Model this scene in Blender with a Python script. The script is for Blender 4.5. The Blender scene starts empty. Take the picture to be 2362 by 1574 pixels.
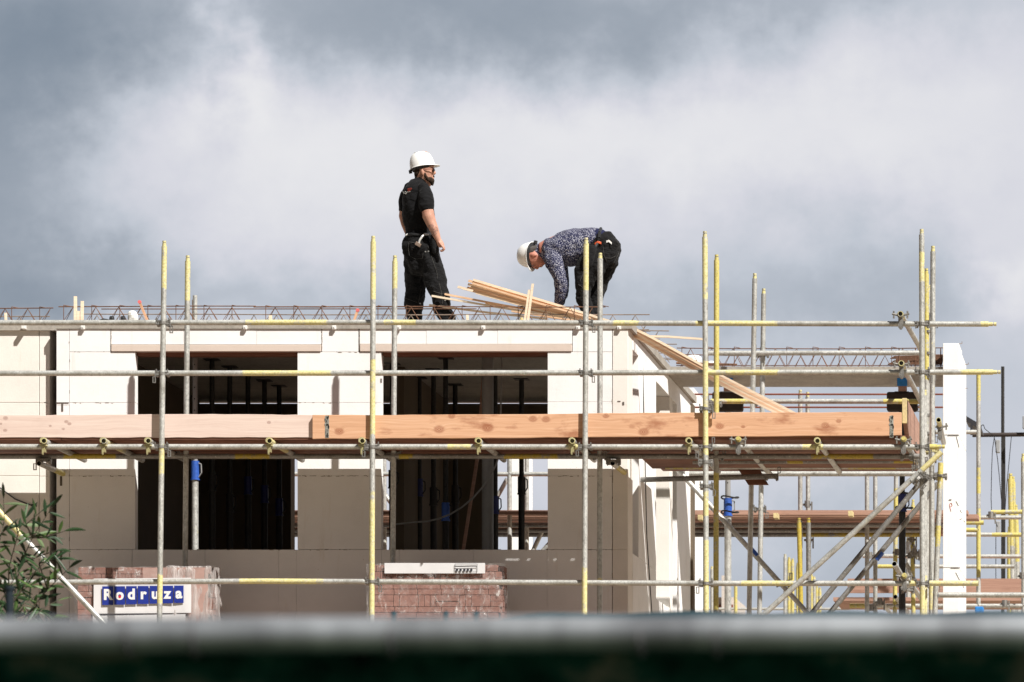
import bpy, bmesh, math, random
from mathutils import Vector, Matrix, noise as mnoise
random.seed(7)
S = bpy.context.scene
COL = S.collection
R = math.radians
# ------------------------------------------------------------------ camera, sun, sky, exposure
F = 10520.0            # focal length in photo pixels; principal point (2785, 2284)
cam_d = bpy.data.cameras.new('camera'); cam = bpy.data.objects.new('camera', cam_d); COL.objects.link(cam)
cam.location = (0, 0, 1.6); cam.rotation_euler = (R(90), 0, 0)
cam_d.sensor_width = 36; cam_d.lens = 36*F/2362.0
cam_d.shift_x = -(2785-1181)/2362.0; cam_d.shift_y = (2284-787)/2362.0
cam_d.clip_start = 0.5; cam_d.clip_end = 3000
cam_d.dof.use_dof = True; cam_d.dof.focus_distance = 41.0; cam_d.dof.aperture_fstop = 7.5
S.camera = cam
def P(px, py, Y): return Vector(((px-2785)*Y/F, Y, 1.6+(2284-py)*Y/F))
SD = Vector((-1.08, 1, -1.69)).normalized()          # the way the sunlight travels
sun_d = bpy.data.lights.new('sun', 'SUN'); sun = bpy.data.objects.new('sun', sun_d); COL.objects.link(sun)
sun_d.energy = 5.0; sun_d.angle = R(.6); sun_d.color = (1, .965, .905)
sun.rotation_euler = SD.to_track_quat('-Z', 'Y').to_euler()
sun.location = (10, -20, 30)
S.view_settings.view_transform = 'Standard'; S.view_settings.look = 'None'
S.view_settings.exposure = .55; S.view_settings.gamma = 1
S.render.engine = 'CYCLES'
S.cycles.max_bounces = 8

class NT:
    """little node-tree writer"""
    def __init__(s, t): s.t = t; s.n = t.nodes; s.l = t.links
    def new(s, typ, **kw):
        n = s.n.new(typ)
        for k, v in kw.items(): setattr(n, k, v)
        return n
    def put(s, sock, v):
        if hasattr(v, 'is_linked') or isinstance(v, bpy.types.NodeSocket): s.l.new(v, sock)
        elif isinstance(v, (tuple, list)) and sock.type == 'RGBA' and len(v) == 3: sock.default_value = (*v, 1)
        else: sock.default_value = v
    def m(s, op, a, b=0.0, c=None, clamp=False):
        n = s.new('ShaderNodeMath', operation=op, use_clamp=clamp)
        s.put(n.inputs[0], a); s.put(n.inputs[1], b)
        if c is not None: s.put(n.inputs[2], c)
        return n.outputs[0]
    def noise(s, vec, scale, detail=4, rough=.55, dist=0.0):
        n = s.new('ShaderNodeTexNoise'); s.l.new(vec, n.inputs['Vector'])
        n.inputs['Scale'].default_value = scale; n.inputs['Detail'].default_value = detail
        n.inputs['Roughness'].default_value = rough; n.inputs['Distortion'].default_value = dist
        return n.outputs['Fac']
    def map(s, vec, scale=(1, 1, 1), loc=(0, 0, 0), rot=(0, 0, 0)):
        n = s.new('ShaderNodeMapping'); s.l.new(vec, n.inputs['Vector'])
        n.inputs['Scale'].default_value = scale; n.inputs['Location'].default_value = loc; n.inputs['Rotation'].default_value = rot
        return n.outputs[0]
    def ramp(s, fac, stops, interp='LINEAR'):
        n = s.new('ShaderNodeValToRGB'); s.l.new(fac, n.inputs[0]); n.color_ramp.interpolation = interp
        e = n.color_ramp.elements
        while len(e) < len(stops): e.new(.5)
        for i, (p, c) in enumerate(stops):
            e[i].position = p; e[i].color = (*c, 1) if len(c) == 3 else c
        return n.outputs['Color']
    def mix(s, f, a, b, blend='MIX'):
        n = s.new('ShaderNodeMix', data_type='RGBA', blend_type=blend)
        s.put(n.inputs[0], f); s.put(n.inputs[6], a); s.put(n.inputs[7], b)
        return n.outputs[2]
    def xyz(s, vec):
        n = s.new('ShaderNodeSeparateXYZ'); s.l.new(vec, n.inputs[0]); return n.outputs
    def comb(s, x, y, z=0.0):
        n = s.new('ShaderNodeCombineXYZ'); s.put(n.inputs[0], x); s.put(n.inputs[1], y); s.put(n.inputs[2], z); return n.outputs[0]

# ---- world: physical sky, with a bank of cloud standing to the north (+Y)
w = bpy.data.worlds.new('World'); S.world = w; w.use_nodes = True
n = NT(w.node_tree); n.n.clear()
out = n.new('ShaderNodeOutputWorld'); bg = n.new('ShaderNodeBackground'); n.l.new(bg.outputs[0], out.inputs[0])
sky = n.new('ShaderNodeTexSky', sky_type='NISHITA', sun_disc=False)
el = math.asin(-SD.z); sky.sun_elevation = el; sky.sun_rotation = math.atan2(-SD.x, -SD.y)
tc = n.new('ShaderNodeTexCoord'); d = tc.outputs['Generated']
x, y, z = n.xyz(d)
ysafe = n.m('MAXIMUM', y, .08)
# cloud coordinates: a sheet standing across the north sky; one unit = 1000 photo pixels
u = n.m('MULTIPLY_ADD', n.m('DIVIDE', x, ysafe), 10.52, 2.785)
v = n.m('SUBTRACT', 2.284, n.m('MULTIPLY', n.m('DIVIDE', z, ysafe), 10.52))
uv = n.comb(u, v)
n1 = n.noise(uv, 1.3, 5, .5); n2 = n.noise(n.map(uv, loc=(7, 3, 1)), 1.3, 5, .5)
du = n.m('MULTIPLY_ADD', n1, .56, u); du = n.m('SUBTRACT', du, .28)
n3 = n.noise(n.map(uv, loc=(2, 9, 4)), 5.0, 7, .6); du = n.m('ADD', du, n.m('MULTIPLY', n.m('SUBTRACT', n3, .5), .38))
dv = n.m('MULTIPLY_ADD', n2, .42, v); dv = n.m('SUBTRACT', dv, .21)
n4 = n.noise(n.map(uv, loc=(5, 1, 8)), 5.0, 7, .6); dv = n.m('ADD', dv, n.m('MULTIPLY', n.m('SUBTRACT', n4, .5), .32))
def gauss(cx, cy, sx, sy, amp):
    a = n.m('DIVIDE', n.m('SUBTRACT', du, cx), sx); b = n.m('DIVIDE', n.m('SUBTRACT', dv, cy), sy)
    q = n.m('ADD', n.m('MULTIPLY', a, a), n.m('MULTIPLY', b, b))
    return n.m('MULTIPLY', n.m('EXPONENT', n.m('MULTIPLY', q, -1.0)), amp)
acc = n.m('ADD', .675, 0.0)
for g in [(1.15, .02, .62, .20, -.46), (1.95, .0, .5, .10, -.22), (.22, .02, .55, .16, -.31), (-.05, .38, .30, .42, -.50), (0.12, .20, .25, .14, -.16),
          (.53, .17, .09, .11, .36), (2.33, .66, .10, .10, .12), (.60, .34, .42, .16, .20), (1.35, .32, .60, .13, .26), (2.1, .33, .5, .22, .16), (1.1, .70, 1.1, .10, -.25), (.15, .68, .35, .12, -.2),
          (2.05, .60, .42, .15, -.22), (2.38, .62, .14, .12, .30), (2.0, .95, .5, .2, -.18), (1.9, 1.3, .6, .16, -.26), (1.75, 1.08, .35, .07, .16), (.9, .50, .5, .1, .06)]:
    acc = n.m('ADD', acc, gauss(*g))
fine = n.noise(n.map(uv, scale=(1, 1.7, 1)), 2.6, 8, .6)
acc = n.m('ADD', acc, n.m('MULTIPLY', n.m('SUBTRACT', fine, .5), .20))
cl = n.ramp(acc, [(0, (.20, .25, .315)), (.25, (.345, .39, .455)), (.5, (.53, .57, .64)), (.72, (.67, .68, .745)), (1, (.82, .82, .84))])
skyc = n.mix(1.0, sky.outputs[0], (.038, .037, .036), 'MULTIPLY')
back = n.mix(n.ramp(n.noise(d, 2.2, 5), [(.42, (0, 0, 0)), (.6, (1, 1, 1))]), skyc, (.105, .094, .085))
f = n.m('MULTIPLY', n.m('SUBTRACT', y, .25), 2.2, clamp=True)
n.l.new(n.mix(f, back, cl), bg.inputs['Color']); bg.inputs['Strength'].default_value = .685

# ------------------------------------------------------------------ materials
MATS = {}
def mat(name, rough=.7, metal=0.0, spec=.5):
    m_ = bpy.data.materials.new(name); m_.use_nodes = True
    t = NT(m_.node_tree); b = t.n['Principled BSDF']
    b.inputs['Roughness'].default_value = rough; b.inputs['Metallic'].default_value = metal
    b.inputs['Specular IOR Level'].default_value = spec
    tc = t.new('ShaderNodeTexCoord'); t.obj = tc.outputs['Object']; t.b = b
    MATS[name] = m_
    return t
def bump(t, h, strength, dist=.01):
    bn = t.new('ShaderNodeBump'); t.l.new(h, bn.inputs['Height']); bn.inputs['Strength'].default_value = strength
    bn.inputs['Distance'].default_value = dist; t.l.new(bn.outputs[0], t.b.inputs['Normal'])
def plain(name, c, rough=.7, metal=0.0, var=.25, scale=30, bmp=.2, spec=.5):
    t = mat(name, rough, metal, spec)
    f_ = t.noise(t.obj, scale, 6, .6)
    g_ = t.noise(t.obj, scale*.13, 3)
    k = t.m('ADD', t.m('MULTIPLY', f_, .6), t.m('MULTIPLY', g_, .4))
    lo = tuple(max(0, q*(1-var)) for q in c); hi = tuple(min(1, q*(1+var)) for q in c)
    t.l.new(t.ramp(k, [(.3, lo), (.7, hi)]), t.b.inputs['Base Color'])
    if bmp: bump(t, f_, bmp, .003)
    return MATS[name]
# galvanised tube with worn yellow paint bands (the 'paint' attribute says where a tube was painted)
def tube_mat(name, g, yel, metal=.45):
    t = mat(name, .48, metal)
    at = t.new('ShaderNodeAttribute', attribute_name='paint')
    a = t.noise(t.obj, 26, 6, .7); b_ = t.noise(t.map(t.obj, scale=(1, 1, .35)), 140, 3, .6); c_ = t.noise(t.obj, 5, 4)
    base = t.ramp(t.m('ADD', t.m('MULTIPLY', a, .55), t.m('MULTIPLY', b_, .45)), [(.32, tuple(q*.48 for q in g)), (.47, g), (.62, tuple(min(1, q*1.35) for q in g))])
    base = t.mix(t.ramp(c_, [(.48, (0, 0, 0)), (.70, (.55, .55, .55))]), base, tuple(q*.55 for q in (g[0], g[1]*.93, g[2]*.82)))
    base = t.mix(t.ramp(t.noise(t.obj, 70, 2, .5), [(.66, (0, 0, 0)), (.72, (.6, .6, .6))]), base, (.78, .77, .74))
    ycol = t.ramp(t.noise(t.obj, 60, 5, .7), [(.3, tuple(q*.6 for q in yel)), (.52, yel), (.75, (min(1, yel[0]*1.15), min(1, yel[1]*1.12), yel[2]*2.2))])
    msk = t.m('ADD', at.outputs['Fac'], t.m('MULTIPLY', t.m('SUBTRACT', t.m('ADD', t.m('MULTIPLY', t.noise(t.obj, 34, 6, .75), .5), t.m('MULTIPLY', t.noise(t.obj, 6, 3, .6), .5)), .5), 4.2))
    msk = t.ramp(msk, [(.50, (0, 0, 0)), (.9, (.92, .92, .92))])
    t.l.new(t.mix(msk, base, ycol), t.b.inputs['Base Color'])
    t.l.new(t.m('MULTIPLY', t.m('SUBTRACT', 1.0, msk), metal), t.b.inputs['Metallic'])
    t.l.new(t.ramp(b_, [(.3, (.38,)*3), (.7, (.62,)*3)]), t.b.inputs['Roughness'])
    bump(t, a, .25, .003)
    return MATS[name]
GALV = tube_mat('galvanised tube', (.50, .50, .475), (.70, .63, .27))
GALVD = tube_mat('dark tube', (.25, .245, .235), (.50, .38, .04), .35)  # darker grey and darker yellow than the other tubes
GALVY = tube_mat('bright yellow tube', (.50, .495, .465), (.62, .53, .13))
CLAMP = plain('coupler steel', (.25, .24, .225), .5, .5, .6, 60)
CLAMPY = plain('yellow coupler', (.42, .38, .20), .55, .2, .6, 60)
BLACKIN = plain('tube inside', (.012, .011, .010), .9, 0, .2)
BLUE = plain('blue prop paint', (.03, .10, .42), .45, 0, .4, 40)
BLUED = plain('shaded blue prop paint', (.012, .02, .13), .5, 0, .4, 40)  # darker copy of the blue, shade put into the collar colour
DARKP = plain('dark prop steel', (.03, .028, .027), .6, .3, .5, 50)  # dark steel; on props indoors it also carries the room shade as colour
RUST = plain('rusty rebar', (.16, .078, .045), .85, .1, .6, 40)
RUSTG = plain('grey rebar', (.26, .20, .16), .8, .2, .5, 30)
BLACKP = plain('black plastic', (.015, .015, .016), .5, 0, .3)
REDW = plain('dark red painted rail', (.20, .055, .03), .7, 0, .3)
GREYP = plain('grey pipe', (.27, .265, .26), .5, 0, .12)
WHITEP = plain('white plastic', (.78, .77, .74), .6, 0, .1)
BLUEC = plain('blue ratchet strap', (.02, .22, .62), .6, 0, .35, 60)
# aerated concrete blocks
def block_mat(name, c):
    t = mat(name, .92, 0, .2)
    a = t.noise(t.obj, 3.0, 5, .6); b_ = t.noise(t.obj, 90, 4, .7); s_ = t.noise(t.map(t.obj, scale=(2.5, 2.5, .35)), 3.2, 5, .65)
    k = t.m('ADD', t.m('MULTIPLY', a, .6), t.m('MULTIPLY', b_, .4))
    col = t.ramp(k, [(.28, tuple(q*.90 for q in c)), (.5, c), (.72, tuple(min(.9, q*1.05) for q in c))])
    col = t.mix(t.ramp(s_, [(.60, (0, 0, 0)), (.74, (.42, .42, .42))]), col, (c[0]*.80, c[1]*.74, c[2]*.66))
    vo = t.new('ShaderNodeTexVoronoi'); t.l.new(t.obj, vo.inputs['Vector']); vo.inputs['Scale'].default_value = 13
    dots = t.ramp(vo.outputs['Distance'], [(.0, (1, 1, 1)), (.07, (0, 0, 0))])
    gate = t.ramp(t.noise(t.obj, 2.1, 2), [(.55, (0, 0, 0)), (.62, (.8, .8, .8))])
    col = t.mix(t.mix(1.0, dots, gate, 'MULTIPLY'), col, (c[0]*.35, c[1]*.3, c[2]*.25))
    t.l.new(col, t.b.inputs['Base Color'])
    h = t.m('ADD', t.m('MULTIPLY', b_, .4), t.m('MULTIPLY', t.noise(t.obj, 22, 5, .65), .6)); bump(t, h, .45, .005)
    return MATS[name]
BLOCK = block_mat('aerated concrete block', (.88, .872, .862))
BLOCKW = block_mat('cream block', (.82, .785, .73))
BLOCKP = block_mat('pinkish lintel concrete', (.66, .56, .49))
CONC = plain('concrete slab', (.36, .33, .29), .9, 0, .3, 40, .5)
SOFF = plain('slab soffit', (.22, .20, .175), .9, 0, .2, 12, .3)
def wood_mat(name, lo, mid, hi, knots=(), kdark=(.22, .07, .03), stain=0.0, axis='x', fs=1.0):
    t = mat(name, .75, 0, .25)
    x, y, z = t.xyz(t.obj)
    wv = t.noise(t.map(t.obj, scale=(.7, .7, 2.2) if axis == 'x' else (2.2, .7, .7)), 2.2, 3)
    zz = t.m('MULTIPLY_ADD', wv, .09, z)
    kf = None
    for (kx, kz, kr) in knots:
        a = t.m('DIVIDE', t.m('SUBTRACT', x, kx), kr*1.35); b_ = t.m('DIVIDE', t.m('SUBTRACT', z, kz), kr)
        q = t.m('EXPONENT', t.m('MULTIPLY', t.m('ADD', t.m('MULTIPLY', a, a), t.m('MULTIPLY', b_, b_)), -1.0))
        kf = q if kf is None else t.m('MAXIMUM', kf, q)
    if kf is not None: zz = t.m('MULTIPLY_ADD', kf, .045, zz)
    g1 = t.noise(t.comb(t.m('MULTIPLY', x, .5*fs), y, t.m('MULTIPLY', zz, 26*fs)), 2.2, 5, .6)
    g2 = t.noise(t.comb(t.m('MULTIPLY', x, 1.6*fs), y, t.m('MULTIPLY', zz, 110*fs)), 1.8, 3, .6)
    k = t.m('ADD', t.m('MULTIPLY', g1, .62), t.m('MULTIPLY', g2, .38))
    col = t.ramp(k, [(.28, lo), (.5, mid), (.72, hi)])
    if stain:
        st = t.noise(t.map(t.obj, scale=(1, 1, 2.6)), 2.6, 6, .62)
        col = t.mix(t.ramp(st, [(.55, (0, 0, 0)), (.68, (stain,)*3)]), col, kdark)
    if kf is not None:
        ring = t.m('MULTIPLY_ADD', t.m('SINE', t.m('MULTIPLY', kf, 42.0)), .35, .55)
        km = t.m('MULTIPLY', t.ramp(kf, [(.30, (0, 0, 0)), (.62, (.95, .95, .95))]), ring)
        col = t.mix(km, col, kdark)
    t.l.new(col, t.b.inputs['Base Color']); bump(t, g2, .3, .003)
    return MATS[name]
def kn(px, py, r): q = P(px, py, 40.1); return (q.x, q.z, r/262.0)
WORANGE = wood_mat('orange fir board', (.50, .265, .15), (.67, .39, .24), (.77, .51, .345),
    [kn(786, 998, 9), kn(1016, 993, 10), kn(1128, 990, 11), kn(1232, 969, 8), kn(1262, 970, 8), kn(1487, 999, 10), kn(1662, 986, 8), kn(1716, 987, 4), kn(1905, 984, 8), kn(1936, 974, 5), kn(1400, 962, 6), kn(1045, 962, 7)], (.27, .075, .03), .62)
WPINK = wood_mat('pale pink pine board', (.60, .44, .38), (.72, .57, .50), (.78, .66, .59),
    [kn(15, 966, 5), kn(4, 979, 3), kn(14, 994, 4), kn(118, 984, 3), kn(155, 974, 4), kn(162, 979, 4), kn(148, 991, 3), kn(622, 976, 4)], (.30, .16, .13), .12)
WRED = wood_mat('red brown plank', (.10, .042, .026), (.19, .085, .055), (.28, .14, .09), fs=.7, stain=.3, kdark=(.07, .03, .02))
WREDL = wood_mat('weathered pink plank', (.30, .17, .13), (.42, .25, .19), (.50, .32, .25), fs=.7, stain=.3, kdark=(.2, .1, .07))
BATTEN = wood_mat('fresh spruce lath', (.74, .53, .37), (.88, .72, .54), (.93, .83, .67), fs=1.5)
BATTENO = wood_mat('orange spruce lath', (.66, .38, .22), (.80, .53, .34), (.88, .66, .46), fs=1.5)
YBLOCK = plain('yellowish timber end', (.62, .50, .26), .8, 0, .3, 50)
# ------------------------------------------------------------------ mesh helpers
class MB:
    def __init__(s): s.v = []; s.f = []; s.a = []; s.mi = []
    def box(s, x0, x1, y0, y1, z0, z1, mi=0):
        i = len(s.v)
        s.v += [(x0, y0, z0), (x1, y0, z0), (x1, y1, z0), (x0, y1, z0), (x0, y0, z1), (x1, y0, z1), (x1, y1, z1), (x0, y1, z1)]
        for q in ((0, 3, 2, 1), (4, 5, 6, 7), (0, 1, 5, 4), (1, 2, 6, 5), (2, 3, 7, 6), (3, 0, 4, 7)): s.f.append(tuple(i+k for k in q)); s.mi.append(mi)
        s.a += [0]*8
    def ring(s, c, u, v, ru, rv, n, a=0):
        i = len(s.v)
        for k in range(n):
            t = 2*math.pi*k/n; s.v.append(tuple(c+u*(ru*math.cos(t))+v*(rv*math.sin(t)))); s.a.append(a)
        return i
    def join(s, i, j, n, mi=0):
        for k in range(n): s.f.append((i+k, i+(k+1) % n, j+(k+1) % n, j+k)); s.mi.append(mi)
    def cap(s, i, n, mi=0, flip=False):
        q = [i+k for k in range(n)]; s.f.append(tuple(q[::-1] if not flip else q)); s.mi.append(mi)
    def tube(s, p0, p1, r, n=12, bands=(), hollow=True, mi=0, r1=None):
        p0 = Vector(p0); p1 = Vector(p1); d = p1-p0; L = d.length; d.normalize()
        u = d.cross(Vector((0, 1, 0)) if abs(d.y) < .9 else Vector((1, 0, 0))).normalized(); v = d.cross(u)
        e = min(.01, .03/max(L, .01))
        ts = [(0, None), (1, None)]
        for a, b in bands: ts += [(a, None), (a+e, None), (b-e, None), (b, None)]
        def val(t):
            for a, b in bands:
                if a+e*.5 <= t <= b-e*.5 or (a <= 0 and t <= 0) or (b >= 1 and t >= 1 and a < 1): return 1.0
            return 0.0
        ts = sorted({max(0, min(1, t)) for t, _ in ts})
        if len(ts) < 8 and L > 1.0: ts = sorted(set(ts) | {k/6 for k in range(7)})
        rings = []
        for t in ts:
            rr = r if r1 is None else r+(r1-r)*t
            rings.append(s.ring(p0+d*(L*t), u, v, rr, rr, n, val(t)))
        for i, j in zip(rings, rings[1:]): s.join(i, j, n, mi)
        if hollow:
            for e_, sg, rg in ((p0, 1, rings[0]), (p1, -1, rings[-1])):
                w_ = s.a[rg]
                i = s.ring(e_, u, v, r*.8, r*.8, n, w_); j = s.ring(e_+d*(sg*min(.12, L*.3)), u, v, r*.8, r*.8, n, 0)
                if sg == 1: s.join(i, rg, n, mi); s.join(j, i, n, 1); s.cap(j, n, 1)
                else: s.join(rg, i, n, mi); s.join(i, j, n, 1); s.cap(j, n, 1, True)
        else: s.cap(rings[0], n, mi); s.cap(rings[-1], n, mi, True)
    def rod(s, pts, r, n=5, mi=0):
        for a, b in zip(pts, pts[1:]): s.tube(a, b, r, n, hollow=False, mi=mi)
    def spigot(s, p, d, r=.0185, h=.05):
        p = Vector(p); d = Vector(d).normalized()
        s.tube(p-d*.01, p+d*(h*.55), r, 10, ((0, 1),), hollow=False); s.tube(p+d*(h*.55), p+d*(h*.68), r*.72, 10, hollow=False); s.tube(p+d*(h*.68), p+d*h, r*.92, 10, ((0, 1),), hollow=False)
    def slab(s, pts, y0, y1, mi=0):
        """closed prism: outline (x,z) from y0 to y1"""
        n = len(pts); i = len(s.v)
        s.v += [(x, y0, z) for x, z in pts]+[(x, y1, z) for x, z in pts]; s.a += [0]*(2*n)
        s.f.append(tuple(i+k for k in range(n))); s.f.append(tuple(i+n+k for k in range(n))[::-1]); s.mi += [mi, mi]
        for k in range(n): s.f.append((i+k, i+n+k, i+n+(k+1) % n, i+(k+1) % n)); s.mi.append(mi)
    def strip(s, pts, wv, tv, mi=0):
        """bar of rectangular section swept along pts; wv, tv half-size vectors"""
        rs = []
        for p in pts:
            i = len(s.v); p = Vector(p)
            for a, b in ((-1, -1), (1, -1), (1, 1), (-1, 1)): s.v.append(tuple(p+wv*a+tv*b)); s.a.append(0)
            rs.append(i)
        for i, j in zip(rs, rs[1:]): s.join(i, j, 4, mi)
        s.cap(rs[0], 4, mi); s.cap(rs[-1], 4, mi, True)
    def mesh(s, name, mats, smooth=False):
        me = bpy.data.meshes.new(name); me.from_pydata([tuple(q) for q in s.v], [], s.f)
        for m_ in (mats if isinstance(mats, (list, tuple)) else [mats]): me.materials.append(m_)
        if any(s.mi): me.polygons.foreach_set('material_index', s.mi)
        if any(s.a):
            at = me.attributes.new('paint', 'FLOAT', 'POINT'); at.data.foreach_set('value', [float(q) for q in s.a])
        bm = bmesh.new(); bm.from_mesh(me); bmesh.ops.recalc_face_normals(bm, faces=bm.faces); bm.to_mesh(me); bm.free()
        if smooth:
            me.polygons.foreach_set('use_smooth', [True]*len(me.polygons))
            me.set_sharp_from_angle(angle=R(40))
        me.update(); return me
def tag(o, label=None, cat=None, group=None, kind=None):
    if label: o['label'] = label
    if cat: o['category'] = cat
    if group: o['group'] = group
    if kind: o['kind'] = kind
    return o
def thing(name, label, cat, loc=(0, 0, 0), group=None):
    o = bpy.data.objects.new(name, None); COL.objects.link(o); o.location = loc; o.empty_display_size = .1
    return tag(o, label, cat, group)
def wloc(o):
    p = Vector((0, 0, 0))
    while o is not None: p += o.location; o = o.parent
    return p
def part(name, mb, mats, parent=None, smooth=False, bevel=0):
    me = mb if isinstance(mb, bpy.types.Mesh) else mb.mesh(name, mats, smooth)
    o = bpy.data.objects.new(name, me); COL.objects.link(o)
    if parent is not None: o.parent = parent; o.location = -wloc(parent)
    if bevel:
        b = o.modifiers.new('bevel', 'BEVEL'); b.width = bevel; b.segments = 2; b.limit_method = 'ANGLE'
    return o
TB = [GALV, BLACKIN]; TD = [GALVD, BLACKIN]; TY = [GALVY, BLACKIN]
RT = .02415

# ------------------------------------------------------------------ ground
t = mat('sandy ground', .95)
k = t.noise(t.obj, .6, 8, .6); t.l.new(t.ramp(k, [(.3, (.26, .20, .14)), (.7, (.42, .34, .25))]), t.b.inputs['Base Color']); bump(t, t.noise(t.obj, 8, 8, .7), .6, .05)
b = MB(); N = 24
for i in range(N+1):
    for j in range(N+1):
        X, Y = -600+1200*i/N, -300+1200*j/N
        b.v.append((X, Y, 0)); b.a.append(0)
for i in range(N):
    for j in range(N): q = i*(N+1)+j; b.f.append((q, q+N+1, q+N+2, q+1)); b.mi.append(0)
tag(part('ground', b, MATS['sandy ground']), kind='structure')

tg = mat('dark bounce damper', .95)
tg.l.new(tg.ramp(tg.noise(tg.obj, 1.5, 8, .65), [(.35, (.018, .026, .012)), (.65, (.05, .06, .03))]), tg.b.inputs['Base Color'])
b = MB(); b.box(-60, 60, -40, 24, .004, .03); tag(part('bounce_damper', b, MATS['dark bounce damper']), 'dark grass strip added unseen on the camera side to dim ground bounce', 'bounce_damper', kind='stuff')  # unseen dark strip, added to dim ground bounce and the rail's underside

# ------------------------------------------------------------------ main house
ZT, ZB = 7.683, 7.616      # slab top and underside
ZF = 4.99                  # floor of this storey
WY = 41.5                  # front wall plane
XS = (1449-2785)/F*WY      # side wall plane (faces +X)
def X(px, Y=WY): return (px-2785)*Y/F
def Z(py, Y=WY): return 1.6+(2284-py)*Y/F
house = thing('house_shell', 'white block house shell under construction in the middle with two large window openings', 'building', (-8, 43, 0))
def wallblocks(mb, px0, px1, py0, py1, Y, th, vj=(), hj=(), gap=.0035):
    """front wall area cut into blocks by vertical and horizontal joints"""
    xs = [px0]+[q for q in vj if px0 < q < px1]+[px1]; ys = [py0]+[q for q in hj if py0 < q < py1]+[py1]
    for a, c in zip(xs, xs[1:]):
        for e, f_ in zip(ys, ys[1:]):
            pr = random.uniform(0, .0022)
            mb.box(X(a, Y)+gap/2, X(c, Y)-gap/2, Y-pr, Y+th, Z(f_, Y)+gap/2, Z(e, Y)-gap/2)
    mb.box(X(px0, Y)+.004, X(px1, Y)-.004, Y+.006, Y+th-.004, Z(py1, Y)+.004, Z(py0, Y)-.004)
b = MB()
TH = .11
wallblocks(b, 130, 160, 759, 1425, WY, TH, (), (935, 1098, 1268))
wallblocks(b, 160, 312, 812, 1268, WY, TH, (), (929, 1098))
wallblocks(b, 160, 255, 759, 812, WY, TH)
wallblocks(b, 256, 742, 759, 795, WY, TH, (424, 592))
wallblocks(b, 742.5, 827, 757, 812, WY, TH)
wallblocks(b, 686, 879.5, 812, 1268, WY, TH, (), (929, 1098))
wallblocks(b, 829.5, 1320, 757, 794, WY, TH, (983, 1148))
wallblocks(b, 1320.5, 1412, 757, 812, WY, TH)
wallblocks(b, 1263, 1412, 812, 1268, WY, TH, (), (927, 1098))
wallblocks(b, 160, 1412, 1268, 1440, WY, TH, (305, 473, 643, 684, 880, 921, 1092, 1262), ())
rc = random.Random(5)
def chips(y_, a, c, n_):
    for _ in range(n_):
        px = rc.uniform(a, c); w_ = rc.uniform(1, 9); q_ = P(px, y_+rc.uniform(-.8, 1.6), WY); b.box(q_.x, q_.x+w_/254, WY-.0035, WY+.004, q_.z-rc.uniform(.001, .004), q_.z+.001, 1)
chips(1098, 160, 312, 16); chips(1098, 686, 878, 26); chips(1098, 1263, 1410, 18); chips(1268, 160, 1410, 60); chips(929, 160, 310, 8); chips(929, 686, 878, 8); chips(812, 160, 255, 5); chips(812, 745, 826, 5)
for vx in (160, 255.5, 742, 828, 1412): 
    for _ in range(10): q_ = P(vx+rc.uniform(-1, 1), rc.uniform(760, 1400) if vx in (160, 1412) else rc.uniform(758, 810), WY); b.box(q_.x, q_.x+.004, WY-.0035, WY+.004, q_.z, q_.z+rc.uniform(.01, .06), 1)
part('front_wall', b, [BLOCK, plain('joint chipping', (.30, .26, .22), .9)], house, bevel=.003)  # second material: dark chips and mortar lips along the joints
for a, c, e in ((256, 741, 795.3), (829.5, 1319.5, 794.4)):
    b = MB(); b.box(X(a)+.004, X(c), WY-.012, WY+TH-.01, Z(811.5), Z(e)-.002); part('lintel', b, BLOCKP, house, bevel=.004)
    b = MB(); b.box(X(max(a, 313 if a < 400 else 881)), X(c-58), WY+.05, WY+.16, Z(811.5)-.03, Z(811.5)-.001); part('head_board', b, WRED, house)
# corner pier (front end of the side wall) and side wall facing right
b = MB()
def side(mb, ya, yb, z0, z1, th=.2): mb.box(XS-th, XS, ya, yb, z0, z1)
wallblocks(b, 1412.5, 1449, 757, 1440, WY, .335, (), (1268,))
part('corner_pier', b, BLOCKW, house, bevel=.004)
b = MB()
zs = Z(1268)
side(b, 41.84, 42.26, ZF-.4, zs)
side(b, 42.263, 42.58, ZF-.4, zs-.002); side(b, 42.263, 42.58, zs+.001, ZB-.003)
side(b, 42.583, 43.60, ZF-.4, zs-.002); side(b, 42.583, 43.60, zs+.001, ZB-.003)
side(b, 41.84, 42.26, Z(807, 41.84), ZB-.003)
side(b, 43.62, 45.3, Z(905, 44.4), ZB-.005)
side(b, 45.3, 46.7, ZF-.4, ZB-.003)
side(b, 43.603, 44.7, ZF-.4, ZF+.35)
part('side_wall', b, BLOCK, house, bevel=.003)
b = MB(); b.box(X(1511, 44.7), XS, 44.7, 44.95, ZF-.4, Z(905, 44.4)-.002); part('pier', b, BLOCKW, house, bevel=.004)
b = MB(); b.rod([P(1479, 800, 42.6)+Vector((.01, 0, 0)), P(1487, 1240, 42.6)+Vector((.02, 0, 0)), P(1499, 1420, 42.6)+Vector((.02, 0, 0))], .005); part('cable', b, BLACKP, house)
# small scars and wall ties on the front face
plain('dark scar', (.12, .10, .085), .9)
for px, py, w_, h_ in ((144, 929.5, 30, 2.2), (144, 940, 4, 18), (105, 929, 6, 2), (1428, 926, 7, 1.5), (1438, 931, 4, 7), (879, 878, 2, 9), (141, 1110, 5, 22), (141, 1282, 5, 22), (160, 1010, 1.5, 12), (1262, 1268, 3, 3)):
    b = MB(); b.box(X(px-w_/2), X(px+w_/2), WY-.005, WY+.02, Z(py+h_/2), Z(py-h_/2)); part('joint_scar', b, MATS['dark scar'], house)
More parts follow.
